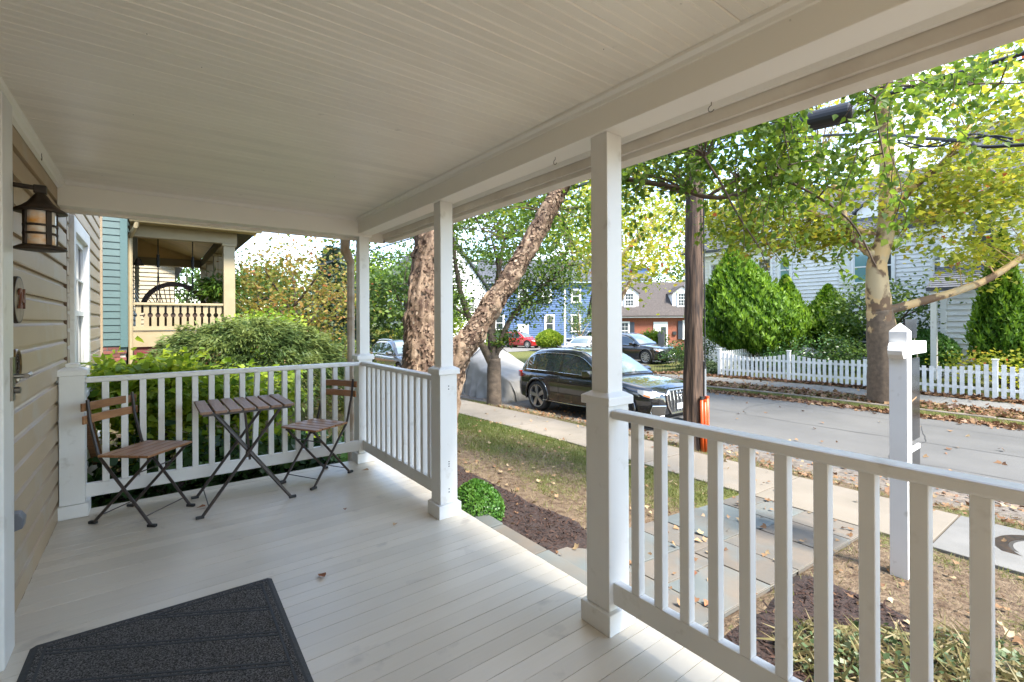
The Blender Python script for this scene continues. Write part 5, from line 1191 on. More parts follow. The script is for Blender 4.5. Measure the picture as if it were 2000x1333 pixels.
def brickmat():
    m = mat('far_brickwork', (.35, .105, .055), .9); N = m.node_tree.nodes; L = m.node_tree.links
    b = N.new('ShaderNodeTexBrick'); b.inputs['Color1'].default_value = (.27, .075, .035, 1); b.inputs['Color2'].default_value = (.20, .05, .026, 1); b.inputs['Mortar'].default_value = (.24, .17, .12, 1)
    b.inputs['Scale'].default_value = 4.6; b.inputs['Mortar Size'].default_value = .012
    tc_ = N.new('ShaderNodeTexCoord'); mp_ = N.new('ShaderNodeMapping'); mp_.vector_type = 'POINT'; cx_ = N.new('ShaderNodeSeparateXYZ'); cb_ = N.new('ShaderNodeCombineXYZ')
    L.new(tc_.outputs['Object'], cx_.inputs[0]); ad_ = N.new('ShaderNodeMath'); ad_.operation = 'SUBTRACT'; L.new(cx_.outputs[0], ad_.inputs[0]); L.new(cx_.outputs[1], ad_.inputs[1]); L.new(ad_.outputs[0], cb_.inputs[0]); L.new(cx_.outputs[2], cb_.inputs[1])
    L.new(cb_.outputs[0], b.inputs[0]); L.new(b.outputs[0], N['Principled BSDF'].inputs['Base Color']); return m
M['brickw'] = brickmat()
bx(-.4, La - 5, 0, 7, ZG - .5, 1.55).build('brick_wall', M['brickw'], cpb); bx(-.4, La - 5, -.45, 0, 1.42, 1.60).build('eave_board', M['white'], cpb)
MB().add([fr(-.4, 0, 1.55), fr(-.4, 7, 1.55), fr(-.4, 3.5, 4.6)], [(0, 1, 2)]).build('gable_wall', M['wsid'], cpb)
def rs(nm, a0, a1, d0, z0, d1, z1, m): return roofslab(nm, [fr(a0, d0, z0), fr(a1, d0, z0), fr(a1, d1, z1), fr(a0, d1, z1)], .1, m, cpb)
rs('roof', -.8, La - 4.6, -.5, 1.5, 3.5, 4.75, M['shing_b']); rs('back_roof', -.8, La - 4.6, 7.5, 1.5, 3.5, 4.75, M['shing_b'])
uu = (e1.x, e1.y); nn_ = (nf.x, nf.y)
for ac in (1.9, 6.65):
    wd = .85; z0, h = 2.3, 1.35
    MB().add([fr(ac - wd, .55, z0), fr(ac + wd, .55, z0), fr(ac + wd, .55, z0 + h), fr(ac, .55, z0 + h + .6), fr(ac - wd, .55, z0 + h), fr(ac - wd, 3, z0), fr(ac + wd, 3, z0), fr(ac + wd, 3, z0 + h), fr(ac, 3, z0 + h + .6), fr(ac - wd, 3, z0 + h)],
             [(0, 1, 2, 3, 4), (9, 8, 7, 6, 5), (1, 6, 7, 2), (0, 4, 9, 5)]).build('dormer', M['wsid'], cpb)
    for s in (1, -1): rs('dormer_roof', ac, ac + s * (wd + .12), .4, z0 + h + .6, 3, z0 + h + .6, M['shing_b']) if False else roofslab('dormer_roof', [fr(ac + s * (wd + .12), .40, z0 + h - .09), fr(ac + s * (wd + .12), 3.2, z0 + h - .09), fr(ac, 3.2, z0 + h + .6), fr(ac, .40, z0 + h + .6)], .06, M['shing_b'], cpb)
    window(cpb, fr(ac, .55, z0 + .15), uu, nn_, .75, 1.15, 3, 2)
for ac, wd, ht in ((1.2, .95, 1.45), (7.15, 1.15, 1.55)): window(cpb, fr(ac, 0, -.45), uu, nn_, wd, ht, 3, 2, shut=.42)
dd = bx(3.9, 5.15, -.08, .02, -1.3, 1.05).build('door', M['white'], cpb); bx(4.55, 5.0, -.10, -.082, -1.1, .6).build('door_glass', M['wglass'], dd)
bx(3.2, 3.6, -.2, 0, -.2, 0).build('mailbox', M['cladding'], cpb); bx(5.6, 5.9, -.12, 0, -.1, .2).build('wall_lamp', M['cladding'], cpb)
# --- blue house and white house far left
blh = thing('blue_house', 'two storey blue clapboard house with white trim far across the street', 'house', (36, 40, -1.5))
C0 = Vector((28.9, 43.6, 0)); e2 = Vector((39.5 - 31.5, 35.2 - 41.4, 0)).normalized(); n2 = Vector((-e2.y, e2.x, 0)); n2 = n2 if n2.x < 0 else -n2
def f2(a, d, z): p = C0 + e2 * a - n2 * d; return (p.x, p.y, z)
def bx2(a0, a1, d0, d1, z0, z1): return MB().add([f2(a0, d0, z0), f2(a1, d0, z0), f2(a1, d1, z0), f2(a0, d1, z0), f2(a0, d0, z1), f2(a1, d0, z1), f2(a1, d1, z1), f2(a0, d1, z1)], [(3, 2, 1, 0), (4, 5, 6, 7), (0, 1, 5, 4), (1, 2, 6, 5), (2, 3, 7, 6), (3, 0, 4, 7)])
bx2(0, 18, .03, 9, -2, 5.5).build('wall_body', M['bsid'], blh)
siding('siding', f2(0, 0, 0)[:2], f2(18, 0, 0)[:2], -1.6, 5.4, .2, nn_ if False else (n2.x, n2.y), M['bsid'], blh)
bx2(-.4, 18.4, -.5, 0, 5.3, 5.55).build('eave_board', M['white'], blh)
for a in (0, 9.2, 17.9): bx2(a - .1, a + .1, -.06, 0, -2, 5.3).build('corner_board', M['white'], blh)
roofslab('roof', [f2(-.6, -.6, 5.5), f2(18.6, -.6, 5.5), f2(18.6, 4.5, 8.3), f2(-.6, 4.5, 8.3)], .12, M['shing'], blh)
for a, z, h in ((2, 3.2, 1.3), (4.6, 3.2, 1.3), (7.2, 3.2, 1.3), (10.4, 3.2, 1.3), (14, 3.2, 1.3), (2, .2, 1.5), (7.5, .0, 1.7), (10.4, .0, 1.7), (14, .1, 1.5)): window(blh, f2(a, 0, z), (e2.x, e2.y), (n2.x, n2.y), .8, h, 1, 1, trim=.16)
bx2(4, 5.2, -.06, .02, -1.3, .8).build('door', M['white'], blh)
cup = bx2(17.2, 18.6, 1, 2.4, 5.5, 7.2).build('turret', M['bsid'], blh); MB().add([f2(16.9, .7, 7.2), f2(18.9, .7, 7.2), f2(18.9, 2.7, 7.2), f2(16.9, 2.7, 7.2), f2(17.9, 1.7, 8.8)], [(0, 1, 4), (1, 2, 4), (2, 3, 4), (3, 0, 4), (3, 2, 1, 0)]).build('turret_cap', M['white'], blh)
wl = thing('white_gable_house', 'white house with steep grey gable roof behind the leaning birch trunk', 'house', (22, 42, -1.5))
MB().box(19.5, 38.5, -2, 26, 50, 4.4).build('wall_body', M['wsid'], wl); siding('siding', (19.5, 38.49), (26, 38.49), -1.5, 4.4, .2, (0, -1), M['wsid'], wl)
siding('gable_siding', (19.5, 38.49), (26, 38.49), 4.4, 8, .2, (0, -1), M['wsid'], wl, rng_=lambda z: ((z - 4.4) / 3.8 * .5, 1 - (z - 4.4) / 3.8 * .5))
roofslab('roof', [(19.1, 38.1, 4.2), (19.1, 50, 4.2), (22.75, 50, 8.3), (22.75, 38.1, 8.3)], .15, M['shing'], wl); roofslab('roof_slope', [(26.4, 38.1, 4.2), (26.4, 50, 4.2), (22.75, 50, 8.3), (22.75, 38.1, 8.3)], .15, M['shing'], wl)
window(wl, (21.3, 38.48, 2.1), (1, 0), (0, -1), .8, 1.4, 2, 1); window(wl, (24.3, 38.48, 2.1), (1, 0), (0, -1), .8, 1.4, 2, 1); window(wl, (21.3, 38.48, -.8), (1, 0), (0, -1), .9, 1.5, 2, 1); window(wl, (24.3, 38.48, -.8), (1, 0), (0, -1), .9, 1.5, 2, 1)
siding('street_side_siding', (19.49, 50), (19.49, 38.5), -1.5, 4.4, .2, (-1, 0), M['wsid'], wl)
# --- fences
pf = thing('picket_fence', 'white scalloped picket fence along the far sidewalk', 'fence', (16.95, 5, -.8))
pkm = MB().box(-.0095, -.044, 0, .0095, .044, 1).mesh('picket'); pkm.materials.append(M['pick'])
posts_ = [9.45, 7.02, 4.6, 2.15, -.3, -2.75]
for i, y0 in enumerate(posts_):
    zb = float(gz(16.95, y0)); MB().box(16.90, y0 - .05, zb - .1, 17.0, y0 + .05, zb + 1.0).box(16.885, y0 - .065, zb + 1.0005, 17.015, y0 + .065, zb + 1.03).build('post', M['pick'], pf, bev=.004)
    if i == len(posts_) - 1: break
    y1 = posts_[i + 1]; n = 15
    for zz in (.25, .66): MB().obox((16.975, y0 - .05, float(gz(16.95, y0)) + zz), (16.975, y1 + .05, float(gz(16.95, y1)) + zz), .035, .07).build('rail', M['pick'], pf)
    for k in range(1, n + 1):
        u = k / (n + 1); y_ = y0 + (y1 - y0) * u; h = .93 - .17 * math.sin(PI * u) ** .8 + random.uniform(-.008, .008); zb = float(gz(16.95, y_)) + .04
        o = link('picket', pkm, None, pf); o.location = Vector((16.945, y_, zb)) - Vector(pf.location); o.scale = (1, 1, h - .04); o.rotation_euler = (random.uniform(-.015, .015), 0, 0)
pf2 = thing('picket_fence', 'side run of white pickets going back from the fence corner beside the big arborvitae', 'fence', (19, 9.5, -.8))
for k in range(24):
    x = 17.12 + k * .155; o = link('picket', pkm, None, pf2); o.location = Vector((x, 9.45, float(gz(x, 9.45)) + .04)) - Vector(pf2.location); o.scale = (1, 1, .86); o.rotation_euler = (0, 0, PI / 2)
for zz in (.25, .66): MB().obox((17.0, 9.47, -.8 + zz), (20.8, 9.47, -.72 + zz), .035, .07).build('rail', M['pick'], pf2)
gf = thing('board_fence', 'weathered grey board fence behind the big black SUV', 'fence', (25, 17.5, -1))
bdm = MB().box(-.07, -.012, 0, .07, .012, 1).mesh('board'); bdm.materials.append(M['greywood'])
g0 = Vector((24.9, 17.4, 0)); g1 = Vector((29.6, 21.6, 0)); nb = 40
for k in range(nb):
    p = g0.lerp(g1, k / nb); o = link('board', bdm, None, gf); o.location = Vector((p.x, p.y, float(gz(p.x, p.y)))) - Vector(gf.location); o.scale = (1, 1, 1.75 + .12 * math.sin(k * .5)); o.rotation_euler = (0, 0, math.atan2(g1.y - g0.y, g1.x - g0.x))
tf = thing('plank_fence', 'distant tan plank fence glimpsed beside the downspout', 'fence', (5.5, 30, -1))
for k in range(40): MB().box(3.0 + k * .15, 30, -1.2, 3.14 + k * .15, 30.03, .75).build('plank', M['tanwood'], tf)
we = thing('low_wire_fence', 'low black wire border fence on the grass by the driveway', 'fence', (16.95, 12, -.9))
q = MB(); y_ = 9.8
while y_ < 16.4: q.tube([(17.0, y_, float(gz(17, y_))), (17.0, y_, float(gz(17, y_)) + .3), (17.0, y_ + .09, float(gz(17, y_)) + .3), (17.0, y_ + .09, float(gz(17, y_)))], .005, 4, False); y_ += .13
q.build('wire', M['cable'], we)['kind'] = 'stuff'
# ---------------------------------------------------------------- trees and shrubs
# river birch in our yard
bz = float(gz(2.65, 5.0))
rb = thing('river_birch', 'river birch with one upright and one leaning peeling trunk in the front yard', 'tree', (2.65, 5.0, bz))
def barktrunk(path, rads, label=None, seed=0):
    q = smoothpath(path, 14); m_ = len(q); ts = np.linspace(0, 1, m_); rr = [float(np.interp(t, np.linspace(0, 1, len(rads)), rads)) for t in ts]
    o = MB().tube(q, rr, 64).build('trunk', M['bark_b'], rb, smooth=True)
    me = o.data; nv = len(me.vertices)
    for v in me.vertices:
        p = v.co; n = v.normal
        a = mnoise.fractal(Vector((p.x * 13 + seed, p.y * 13, p.z * 2.6)), 1, 2, 5); c = mnoise.noise(Vector((p.x * 26, p.y * 26 + seed, p.z * 11)))
        v.co = p + n * (.042 * a + .020 * (abs(c) ** .5) * (1 if c > 0 else -1))
    # peeling curls of bark
    n = int(4200 * (q[-1] - q[0]).length / 4); P = []; Nn = []; D = []
    for _ in range(n):
        t = random.random(); k = min(int(t * (m_ - 1)), m_ - 2); c = q[k].lerp(q[k + 1], random.random()); ax = (q[k + 1] - q[k]).normalized(); th = random.uniform(0, 2 * PI)
        r1 = ax.orthogonal().normalized(); r2 = ax.cross(r1); rd = r1 * math.cos(th) + r2 * math.sin(th); tg = ax.cross(rd)
        P.append(c + rd * (rr[k] + .004)); D.append(tg * random.uniform(-.7, .7) + ax * random.choice((-1, 1, -1))); Nn.append(rd + Vector((random.uniform(-.18, .18),) * 3))
    sz = rng.uniform(.016, .05, n) * np.where(rng.random(n) < .05, 1.6, 1)
    lv = leaves('peeling_bark', np.array([tuple(p) for p in P]), sz, LM['peel'], rb, 'peel', nrm=np.array([tuple(p) for p in Nn]), dirv=np.array([tuple(p) for p in D]), lr=rng.beta(1.1, 1.9 if seed == 3 else 1.2, n))
    lv['kind'] = 'stuff'
barktrunk([(2.56, 5.0, bz - .15), (2.53, 4.98, -.03), (2.54, 5.04, .74), (2.59, 5.07, 1.46), (2.72, 5.09, 2.38), (2.83, 5.13, 3.34), (3.02, 5.24, 4.9)], [.34, .285, .25, .225, .20, .175, .14], seed=3)
barktrunk([(2.59, 4.84, bz - .1), (2.60, 4.78, -.12), (2.68, 4.62, .76), (2.87, 4.48, 1.16), (3.20, 4.35, 1.68), (3.52, 4.23, 2.22), (3.80, 4.14, 2.75), (4.09, 4.05, 3.30), (4.67, 3.98, 4.5)], [.20, .165, .13, .115, .105, .098, .09, .082, .065], seed=9)
BR = [([(3.83, 4.12, 3.02), (4.13, 3.39, 2.84), (4.45, 2.90, 2.67), (4.57, 2.68, 2.56), (4.82, 2.49, 2.58), (4.97, 2.25, 2.71), (5.11, 2.02, 2.61), (5.40, 1.68, 2.25), (5.47, 1.49, 1.79)], .034, .006),
      ([(4.57, 2.68, 2.56), (4.9, 2.5, 2.75), (5.3, 2.2, 2.78), (5.7, 1.8, 2.6)], .018, .004),
      ([(3.60, 3.79, 3.12), (4.09, 2.67, 2.98), (4.24, 2.43, 2.72), (4.33, 2.23, 2.26), (4.48, 2.12, 1.98), (4.56, 2.06, 1.74)], .016, .003),
      ([(3.09, 2.93, 3.9), (4.29, 1.26, 3.21), (4.37, 1.20, 2.90), (4.44, 1.15, 2.47), (4.49, 1.11, 2.12)], .012, .002),
      ([(3.2, 3.3, 3.9), (4.15, 1.87, 3.4), (4.25, 1.79, 2.87), (4.30, 1.76, 2.56)], .012, .002),
      ([(4.09, 4.05, 3.30), (4.5, 3.3, 3.5), (5.1, 2.3, 3.6), (5.6, 1.4, 3.5), (5.9, .6, 3.3)], .03, .006),
      ([(3.52, 4.23, 2.22), (3.9, 4.6, 2.6), (4.6, 5.1, 2.9), (5.4, 5.6, 2.8), (6.0, 6.0, 2.5)], .03, .006),
      ([(2.83, 5.13, 3.3), (3.3, 5.6, 3.2), (4.1, 6.4, 3.0), (5.0, 7.2, 2.6)], .03, .006),
      ([(2.72, 5.09, 2.5), (2.6, 5.8, 3.0), (2.5, 6.8, 3.2), (2.5, 7.8, 3.0)], .025, .005),
      ([(3.0, 5.2, 4.7), (3.5, 4.6, 6), (4.2, 4.2, 7.2)], .12, .03), ([(4.67, 3.98, 4.4), (5.4, 3.8, 5.6), (5.9, 3.6, 6.8)], .07, .02), ([(3.0, 5.24, 4.8), (2.5, 6.0, 6.2), (2.2, 6.6, 7.4)], .09, .02)]
bells = [((4.6, 2.55, 3.15), (.95, 1.15, .38), 66, .19, 40), ((4.95, 2.1, 2.72), (.75, .85, .28), 36, .16, 36), ((4.25, 3.3, 2.95), (.5, .6, .35), 26, .17, 36),
         ((5.6, 1.2, 3.35), (.8, 1.0, .30), 26, .18, 34), ((4.35, 1.5, 3.05), (.35, .5, .30), 14, .12, 28),
         ((4.5, 5.0, 3.0), (1.2, 1.1, .55), 40, .22, 36), ((5.3, 6.2, 2.75), (1.0, 1.1, .55), 34, .22, 34), ((3.4, 6.4, 3.15), (1.0, 1.0, .45), 28, .22, 34), ((2.5, 7.2, 3.0), (.8, 1.0, .45), 20, .2, 30),
         ((4.2, 4.4, 6.2), (2.2, 2.4, 1.2), 30, .4, 26)]
C = crown(rb, bells, .060, LM['birch'], 'birch', shell=.25, flat=.75, up=.3, base=.42, avoid=((2.2, .9, 2.1), (6.87, 2.2, 3.84), .30)); rb.children[-1]['kind'] = 'stuff'
# hanging twigs with leaves
TW = [(4.33, 2.23, 2.9, 1.9), (4.48, 2.0, 2.7, 1.7), (5.40, 1.68, 2.3, 1.72), (4.45, 1.12, 2.9, 1.98), (4.28, 1.76, 3.0, 2.5), (4.75, 2.35, 2.6, 2.05), (5.05, 2.1, 2.6, 1.95), (4.2, 2.75, 2.8, 2.2), (5.6, 1.3, 3.2, 2.45), (5.0, 1.55, 3.0, 2.2), (4.62, 1.42, 3.1, 2.25), (4.9, 2.9, 2.8, 2.15), (4.1, 3.2, 2.7, 2.1), (5.9, 2.5, 3.0, 2.2), (4.47, 1.1, 2.5, 1.90), (5.3, .9, 3.3, 2.6), (2.62, 6.8, 3.0, 2.0), (2.3, 6.0, 3.0, 2.3), (3.2, 6.9, 3, 2.1)]
tp = []; td = []; tw = MB()
for x, y, z1, z0 in TW:
    n = 8; path = [(x + .10 * math.sin(k * .9 + x * 7) * k / n, y + .12 * math.cos(k * .7 + y * 5) * k / n, z1 + (z0 - z1) * k / n) for k in range(n + 1)]
    tw.tube(path, [.004] * n + [.0015], 4, False)
    for k in range(1, n + 1):
        for _ in range(5): tp.append(np.array(path[k]) + rng.normal(size=3) * .055); td.append((random.uniform(-1, 1), random.uniform(-1, 1), -1.4))
tw.build('hanging_twig', M['twig'], rb)['kind'] = 'stuff'
tp = np.array(tp); td = np.array(td); keep = np.argsort(-(np.linalg.norm(tp - np.array([0, 0, 1.3]), axis=1)))
near = keep[-230:]; far_ = keep[:-230]
lv = leaves('hanging_leaves', tp[far_], .06, LM['birch'], rb, 'birch', nrm=rng.normal(size=(len(far_), 3)) + np.array([0, 0, .3]), dirv=td[far_]); lv['kind'] = 'stuff'
lms = []
for v in (.25, .45, .6, .8):
    V_, F_, l_ = leaf_arrays(np.zeros((1, 3)), .062, 'birch', nrm=np.array([[0, 0, 1.]]), dirv=np.array([[0, 1., 0]]), lr=np.array([v])); o = npmesh('leaf', V_, F_, LM['birch'], None, l_); lms.append(o.data); bpy.data.objects.remove(o)
for i in near:
    o = link('leaf', random.choice(lms), None, rb); o.location = Vector(tp[i]) - Vector(rb.location); o.rotation_euler = (random.uniform(-2.6, -.4), random.uniform(-.7, .7), random.uniform(0, 2 * PI)); o.scale = (random.uniform(.7, 1.2),) * 3
limbs(rb, BR, M['twig'], 'branch', 8, twigs=C[:240], tw_r=.0045); rb.children[-1]['kind'] = 'stuff'
# small street tree behind
sx, sy = 6.98, 9.95; s0 = float(gz(sx, sy))
stt = thing('street_tree', 'small dark leaved street tree on the verge in front of the covered car', 'tree', (sx, sy, s0))
SB = [([(7.0, 9.98, s0 - .1), (7.01, 10.0, -.3), (7.01, 9.99, .31)], .20, .17), ([(7.01, 9.99, .25), (7.02, 10.11, 1.1), (7.13, 10.03, 2.17), (7.35, 9.99, 3.4)], .14, .04),
      ([(6.98, 10.03, .15), (6.49, 10.14, 1.11), (6.18, 10.13, 1.75), (5.93, 10.06, 2.62), (5.83, 10.01, 3.48)], .11, .03), ([(7.01, 9.99, .3), (7.50, 9.87, 1.37), (8.28, 9.53, 2.18), (9.07, 9.18, 2.88)], .09, .02),
      ([(7.1, 10.0, 2.0), (6.7, 9.4, 2.7), (6.2, 9.0, 3.3)], .04, .01), ([(6.4, 10.1, 1.3), (5.6, 10.4, 1.9), (4.9, 10.8, 2.2)], .04, .01), ([(7.6, 9.8, 1.4), (8.4, 9.9, 1.8), (9.1, 9.9, 1.9)], .03, .008)]
C = crown(stt, [((6.9, 9.9, 3.6), (2.4, 2.2, 1.3), 130, .32, 44), ((7.7, 9.7, 1.75), (1.0, .9, .55), 34, .24, 40), ((5.9, 10.1, 1.9), (1.1, .9, .7), 34, .24, 34), ((8.6, 9.3, 2.6), (1.0, 1.2, .5), 36, .25, 38), ((7.2, 9.8, .75), (.35, .3, .4), 9, .12, 36), ((8.1, 9.8, 2.1), (1.5, 1.2, .55), 34, .26, 40)], .085, LM['small'], 'leaf', shell=.25, flat=.5, up=1.0, base=.42)
limbs(stt, SB, M['bark_g'], 'trunk', 12, twigs=C, tw_r=.008, disp=.012, freq=6)
# sycamore across the street
yx, yy = 14.88, 3.85; yz = float(gz(yx, yy))
sy_ = thing('sycamore', 'tall sycamore with mottled cream and brown bark at the far kerb', 'tree', (yx, yy, yz))
t1 = [(14.86, 3.86, yz - .1), (14.80, 3.88, .30), (14.72, 3.90, 1.0), (14.68, 3.93, 1.5)]
q0 = t1[:-1] + [(14.68, 3.93, 1.46), (14.60, 3.95, 2.1), (14.58, 3.94, 2.7), (14.80, 3.82, 3.6), (14.83, 3.80, 5.47), (14.79, 3.83, 7.41), (15.0, 3.9, 10.2)]
SY = [([(14.62, 3.87, 1.45), (15.05, 3.38, 1.64), (15.50, 2.79, 1.88), (15.92, 2.22, 2.17), (16.22, 1.74, 2.58), (16.69, 1.13, 3.2)], .115, .06),
      ([(14.55, 3.97, 2.85), (14.18, 4.29, 3.27), (13.98, 4.45, 3.79), (13.99, 4.56, 4.46), (13.69, 4.92, 5.2)], .105, .04), ([(14.75, 3.86, 3.78), (15.32, 3.43, 4.56), (16.04, 2.88, 5.33), (16.56, 2.48, 6.24), (17.49, 1.77, 6.9)], .11, .03),
      ([(14.55, 4.0, 3.4), (13.46, 4.84, 3.92), (12.84, 5.31, 4.18), (12.22, 5.78, 4.32)], .07, .02), ([(14.86, 3.78, 4.43), (16.23, 3.11, 5.0), (17.57, 2.34, 5.1), (18.86, 1.36, 4.95)], .08, .02), ([(14.8, 3.8, 3.5), (15.1, 3.5, 3.75), (15.7, 3.1, 3.7)], .05, .02)]
ce = [((14.2, 3.9, 7.6), (3.6, 3.6, 2.4), 90, .6, 34), ((13.1, 5.0, 4.5), (2.0, 2.0, .9), 46, .42, 30), ((17.0, 1.6, 4.6), (2.6, 2.4, 1.6), 62, .55, 34), ((16.6, 1.9, 3.0), (1.5, 1.5, .9), 30, .38, 26), ((13.3, 6.3, 3.7), (1.6, 1.6, .65), 50, .34, 32), ((13.0, 7.4, 4.4), (1.5, 1.6, .9), 44, .36, 32), ((14.2, 4.8, 3.4), (1.2, 1.1, .5), 22, .28, 28), ((15.6, 2.9, 4.3), (1.9, 1.9, .9), 56, .38, 32), ((18.0, .6, 3.4), (1.5, 1.5, .8), 16, .34, 26), ((14.6, 1.6, 5.6), (2.2, 2.0, 1.6), 66, .48, 32), ((14.0, 5.8, 3.5), (1.8, 1.4, .7), 26, .36, 24), ((15.0, 3.2, 3.5), (1.5, 1.6, .7), 18, .34, 22), ((15.6, 2.6, 2.9), (.9, .9, .5), 8, .28, 20)]
C = crown(sy_, ce, .125, LM['syc'], 'lobed', shell=.1, flat=.5, up=.9, base=.40)
limbs(sy_, [(t1, .38, .275), (q0[3:], .272, .10)], M['bark_y'], 'trunk', 32, disp=.022, freq=3.2)
limbs(sy_, SY, M['bark_y'], 'limb', 16, twigs=C[::2], tw_r=.008, disp=.012, freq=4); sy_.children[-1]['kind'] = 'stuff'
# generic deciduous tree
def tree(name, label, x, y, h, r, lm, n=70, ls=.22, bark='bark_g', tr=.2, base=.45, cz=.62, sq=.9, group=None, shell=.45, per=40, up=.8):
    z0 = float(gz(x, y)); t = thing(name, label, 'tree', (x, y, z0), 0, group)
    cen = (x, y, z0 + h * cz); rz = h * (1 - cz) * sq
    C = crown(t, [(cen, (r, r, rz), n, r * .21, per)], ls, LM[lm], 'leaf', shell=shell, flat=.6, up=up, base=base)
    sp = [([(x, y, z0 - .1), (x + .1, y, z0 + h * .3), (x, y + .1, z0 + h * .75)], tr, tr * .25)]
    for k in range(5):
        a = k * 1.3; sp.append(([(x, y, z0 + h * (.25 + .06 * k)), (x + r * .4 * math.cos(a), y + r * .4 * math.sin(a), z0 + h * (.45 + .05 * k)), (x + r * .75 * math.cos(a), y + r * .75 * math.sin(a), z0 + h * (.6 + .05 * k))], tr * .5, tr * .12))
    limbs(t, sp, M[bark], 'trunk', 10, twigs=C[::3], tw_r=tr * .06)
    return t
tree('autumn_dogwood', 'orange and yellow tinged tree beside the cream porch', 3.35, 15.1, 4.0, 1.75, 'rust', 110, .12, tr=.09, cz=.58, sq=1.05, base=.5, per=44)
tree('sycamore', 'second sycamore with yellow leaves, seen just right of the nearest post', 20.35, 17.55, 11.5, 4.6, 'syc', 150, .26, 'bark_s', .30, .42, cz=.68, per=44, shell=.3)
BG = [(13, 28.5, 6.8, 2.8, 'green', 'bright green tree behind the dark grey SUV'), (9, 52, 9, 4, 'green', 'leafy green tree left of the street in the distance'), (14.5, 42, 8.5, 3.2, 'lime', 'light green tree at the far end of the street'),
      (20, 56, 12, 5, 'green', 'big green tree behind the white gable house'), (28, 60, 13, 5.5, 'green', 'wide green tree behind the blue house, left side'), (38, 53, 13, 6, 'green', 'wide green tree behind the middle of the blue house'),
      (48, 44, 14, 6, 'lime', 'tall light green tree behind the brick house, left side'), (55, 34, 14, 6, 'green', 'tall green tree behind the ridge of the brick house'), (62, 24, 15, 7, 'green', 'big tree behind the white house roof'),
      (3, 62, 10, 5, 'green', 'distant green tree above the tan plank fence'), (-6, 60, 12, 6, 'green', 'distant green tree left of the autumn dogwood'), (44, 62, 15, 7, 'green', 'far tree rising between the blue and brick houses'),
      (18.5, 34.5, 6.5, 2.4, 'lime', 'young light green tree on the lawn before the white gable house'), (60, 8, 15, 7, 'green', 'far tree behind the wing of the white house'), (7, 44, 8, 3.5, 'green', 'green tree far up the left side of the street')]
for x, y, h, r, lm, lab in BG: tree('broadleaf_tree', lab, x, y, h, r, lm, int(60 + 9 * r), .20 + .035 * r, tr=.22, per=46, group='background trees', cz=.56, shell=.5)
tree('crape_myrtle', 'airy crape myrtle with thin pale stems in front of the blue house', 29.5, 29.2, 4.6, 1.9, 'green', 60, .16, 'bark_s', .09, .6, cz=.66, group='background trees', per=26)
tree('japanese_maple', 'loose spreading maple in front of the white house behind the sycamore', 22.4, 5.6, 3.6, 2.1, 'green', 80, .14, tr=.08, base=.62, cz=.66, sq=.75, per=34)
# conifers
def egg(name, label, x, y, h, r, lm, n, ls, shape=.42, lean=0, z0=None, cat='shrub', rough=.20, stems=True, cone=False):
    z0 = float(gz(x, y)) if z0 is None else z0; t = thing(name, label, cat, (x, y, z0))
    u = rng.random(n); th = rng.uniform(0, 2 * PI, n); zz = u ** .8
    prof = np.where(zz < shape, np.sqrt(np.clip(1 - ((shape - zz) / shape) ** 2 * (.93 if cone else .80), 0, 1)), np.clip(1 - ((zz - shape) / (1 - shape)) ** (1.05 if cone else 1.8), 0, 1) ** (.95 if cone else .75))
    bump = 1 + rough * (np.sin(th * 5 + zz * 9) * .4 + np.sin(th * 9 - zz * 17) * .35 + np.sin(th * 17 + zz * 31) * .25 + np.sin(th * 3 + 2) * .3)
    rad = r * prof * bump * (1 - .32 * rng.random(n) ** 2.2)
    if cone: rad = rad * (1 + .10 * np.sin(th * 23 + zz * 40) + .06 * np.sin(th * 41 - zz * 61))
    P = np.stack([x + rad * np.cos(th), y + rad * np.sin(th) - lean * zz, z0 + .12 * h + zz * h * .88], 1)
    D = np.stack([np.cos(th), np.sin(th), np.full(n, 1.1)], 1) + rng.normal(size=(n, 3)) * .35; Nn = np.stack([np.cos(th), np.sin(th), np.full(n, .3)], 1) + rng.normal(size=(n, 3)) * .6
    lr = np.clip(.48 + .30 * (bump - 1) / max(rough, .01) * .6 + 1.5 * (rad / (r * prof * bump + 1e-6) - .9) + rng.normal(0, .12, n), 0, 1)  # leaf tone darkens inward and in hollows: inner shade put into the colour
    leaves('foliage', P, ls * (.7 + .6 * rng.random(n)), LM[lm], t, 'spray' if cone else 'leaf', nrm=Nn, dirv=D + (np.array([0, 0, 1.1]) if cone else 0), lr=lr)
    core = MB(); core.lathe([(r * .60 * float(np.interp(k, [0, .3, .6, 1], [.6, .95, .75, 0])), z0 + h * (.16 + .76 * k)) for k in np.linspace(0, 1, 9)], (x, y, 0), 14)
    if stems:
        sp = []
        for k in range(7): a = k * .9; sp.append(([(x + .1 * math.cos(a), y + .1 * math.sin(a), z0 - .05), (x + r * .3 * math.cos(a), y + r * .3 * math.sin(a), z0 + h * .25), (x + r * .35 * math.cos(a), y + r * .35 * math.sin(a), z0 + h * .6)], .05, .02))
        limbs(t, sp, M['twig'], 'stem', 6); t.children[-1]['kind'] = 'stuff'
    return t
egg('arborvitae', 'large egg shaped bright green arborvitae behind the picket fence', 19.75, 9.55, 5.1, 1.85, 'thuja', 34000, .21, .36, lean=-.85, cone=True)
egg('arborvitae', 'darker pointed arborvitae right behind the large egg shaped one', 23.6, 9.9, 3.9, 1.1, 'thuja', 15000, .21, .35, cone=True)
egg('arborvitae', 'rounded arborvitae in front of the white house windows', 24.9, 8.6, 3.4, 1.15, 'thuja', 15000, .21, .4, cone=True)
egg('cypress', 'tall narrow pointed evergreen at the right corner of the white house', 19.2, 2.3, 4.4, .64, 'thuja', 18000, .16, .25, cone=True)
egg('cypress', 'second narrow evergreen at the right edge of the view', 19.3, .75, 3.6, .7, 'thuja', 9000, .13, .25, cone=True)
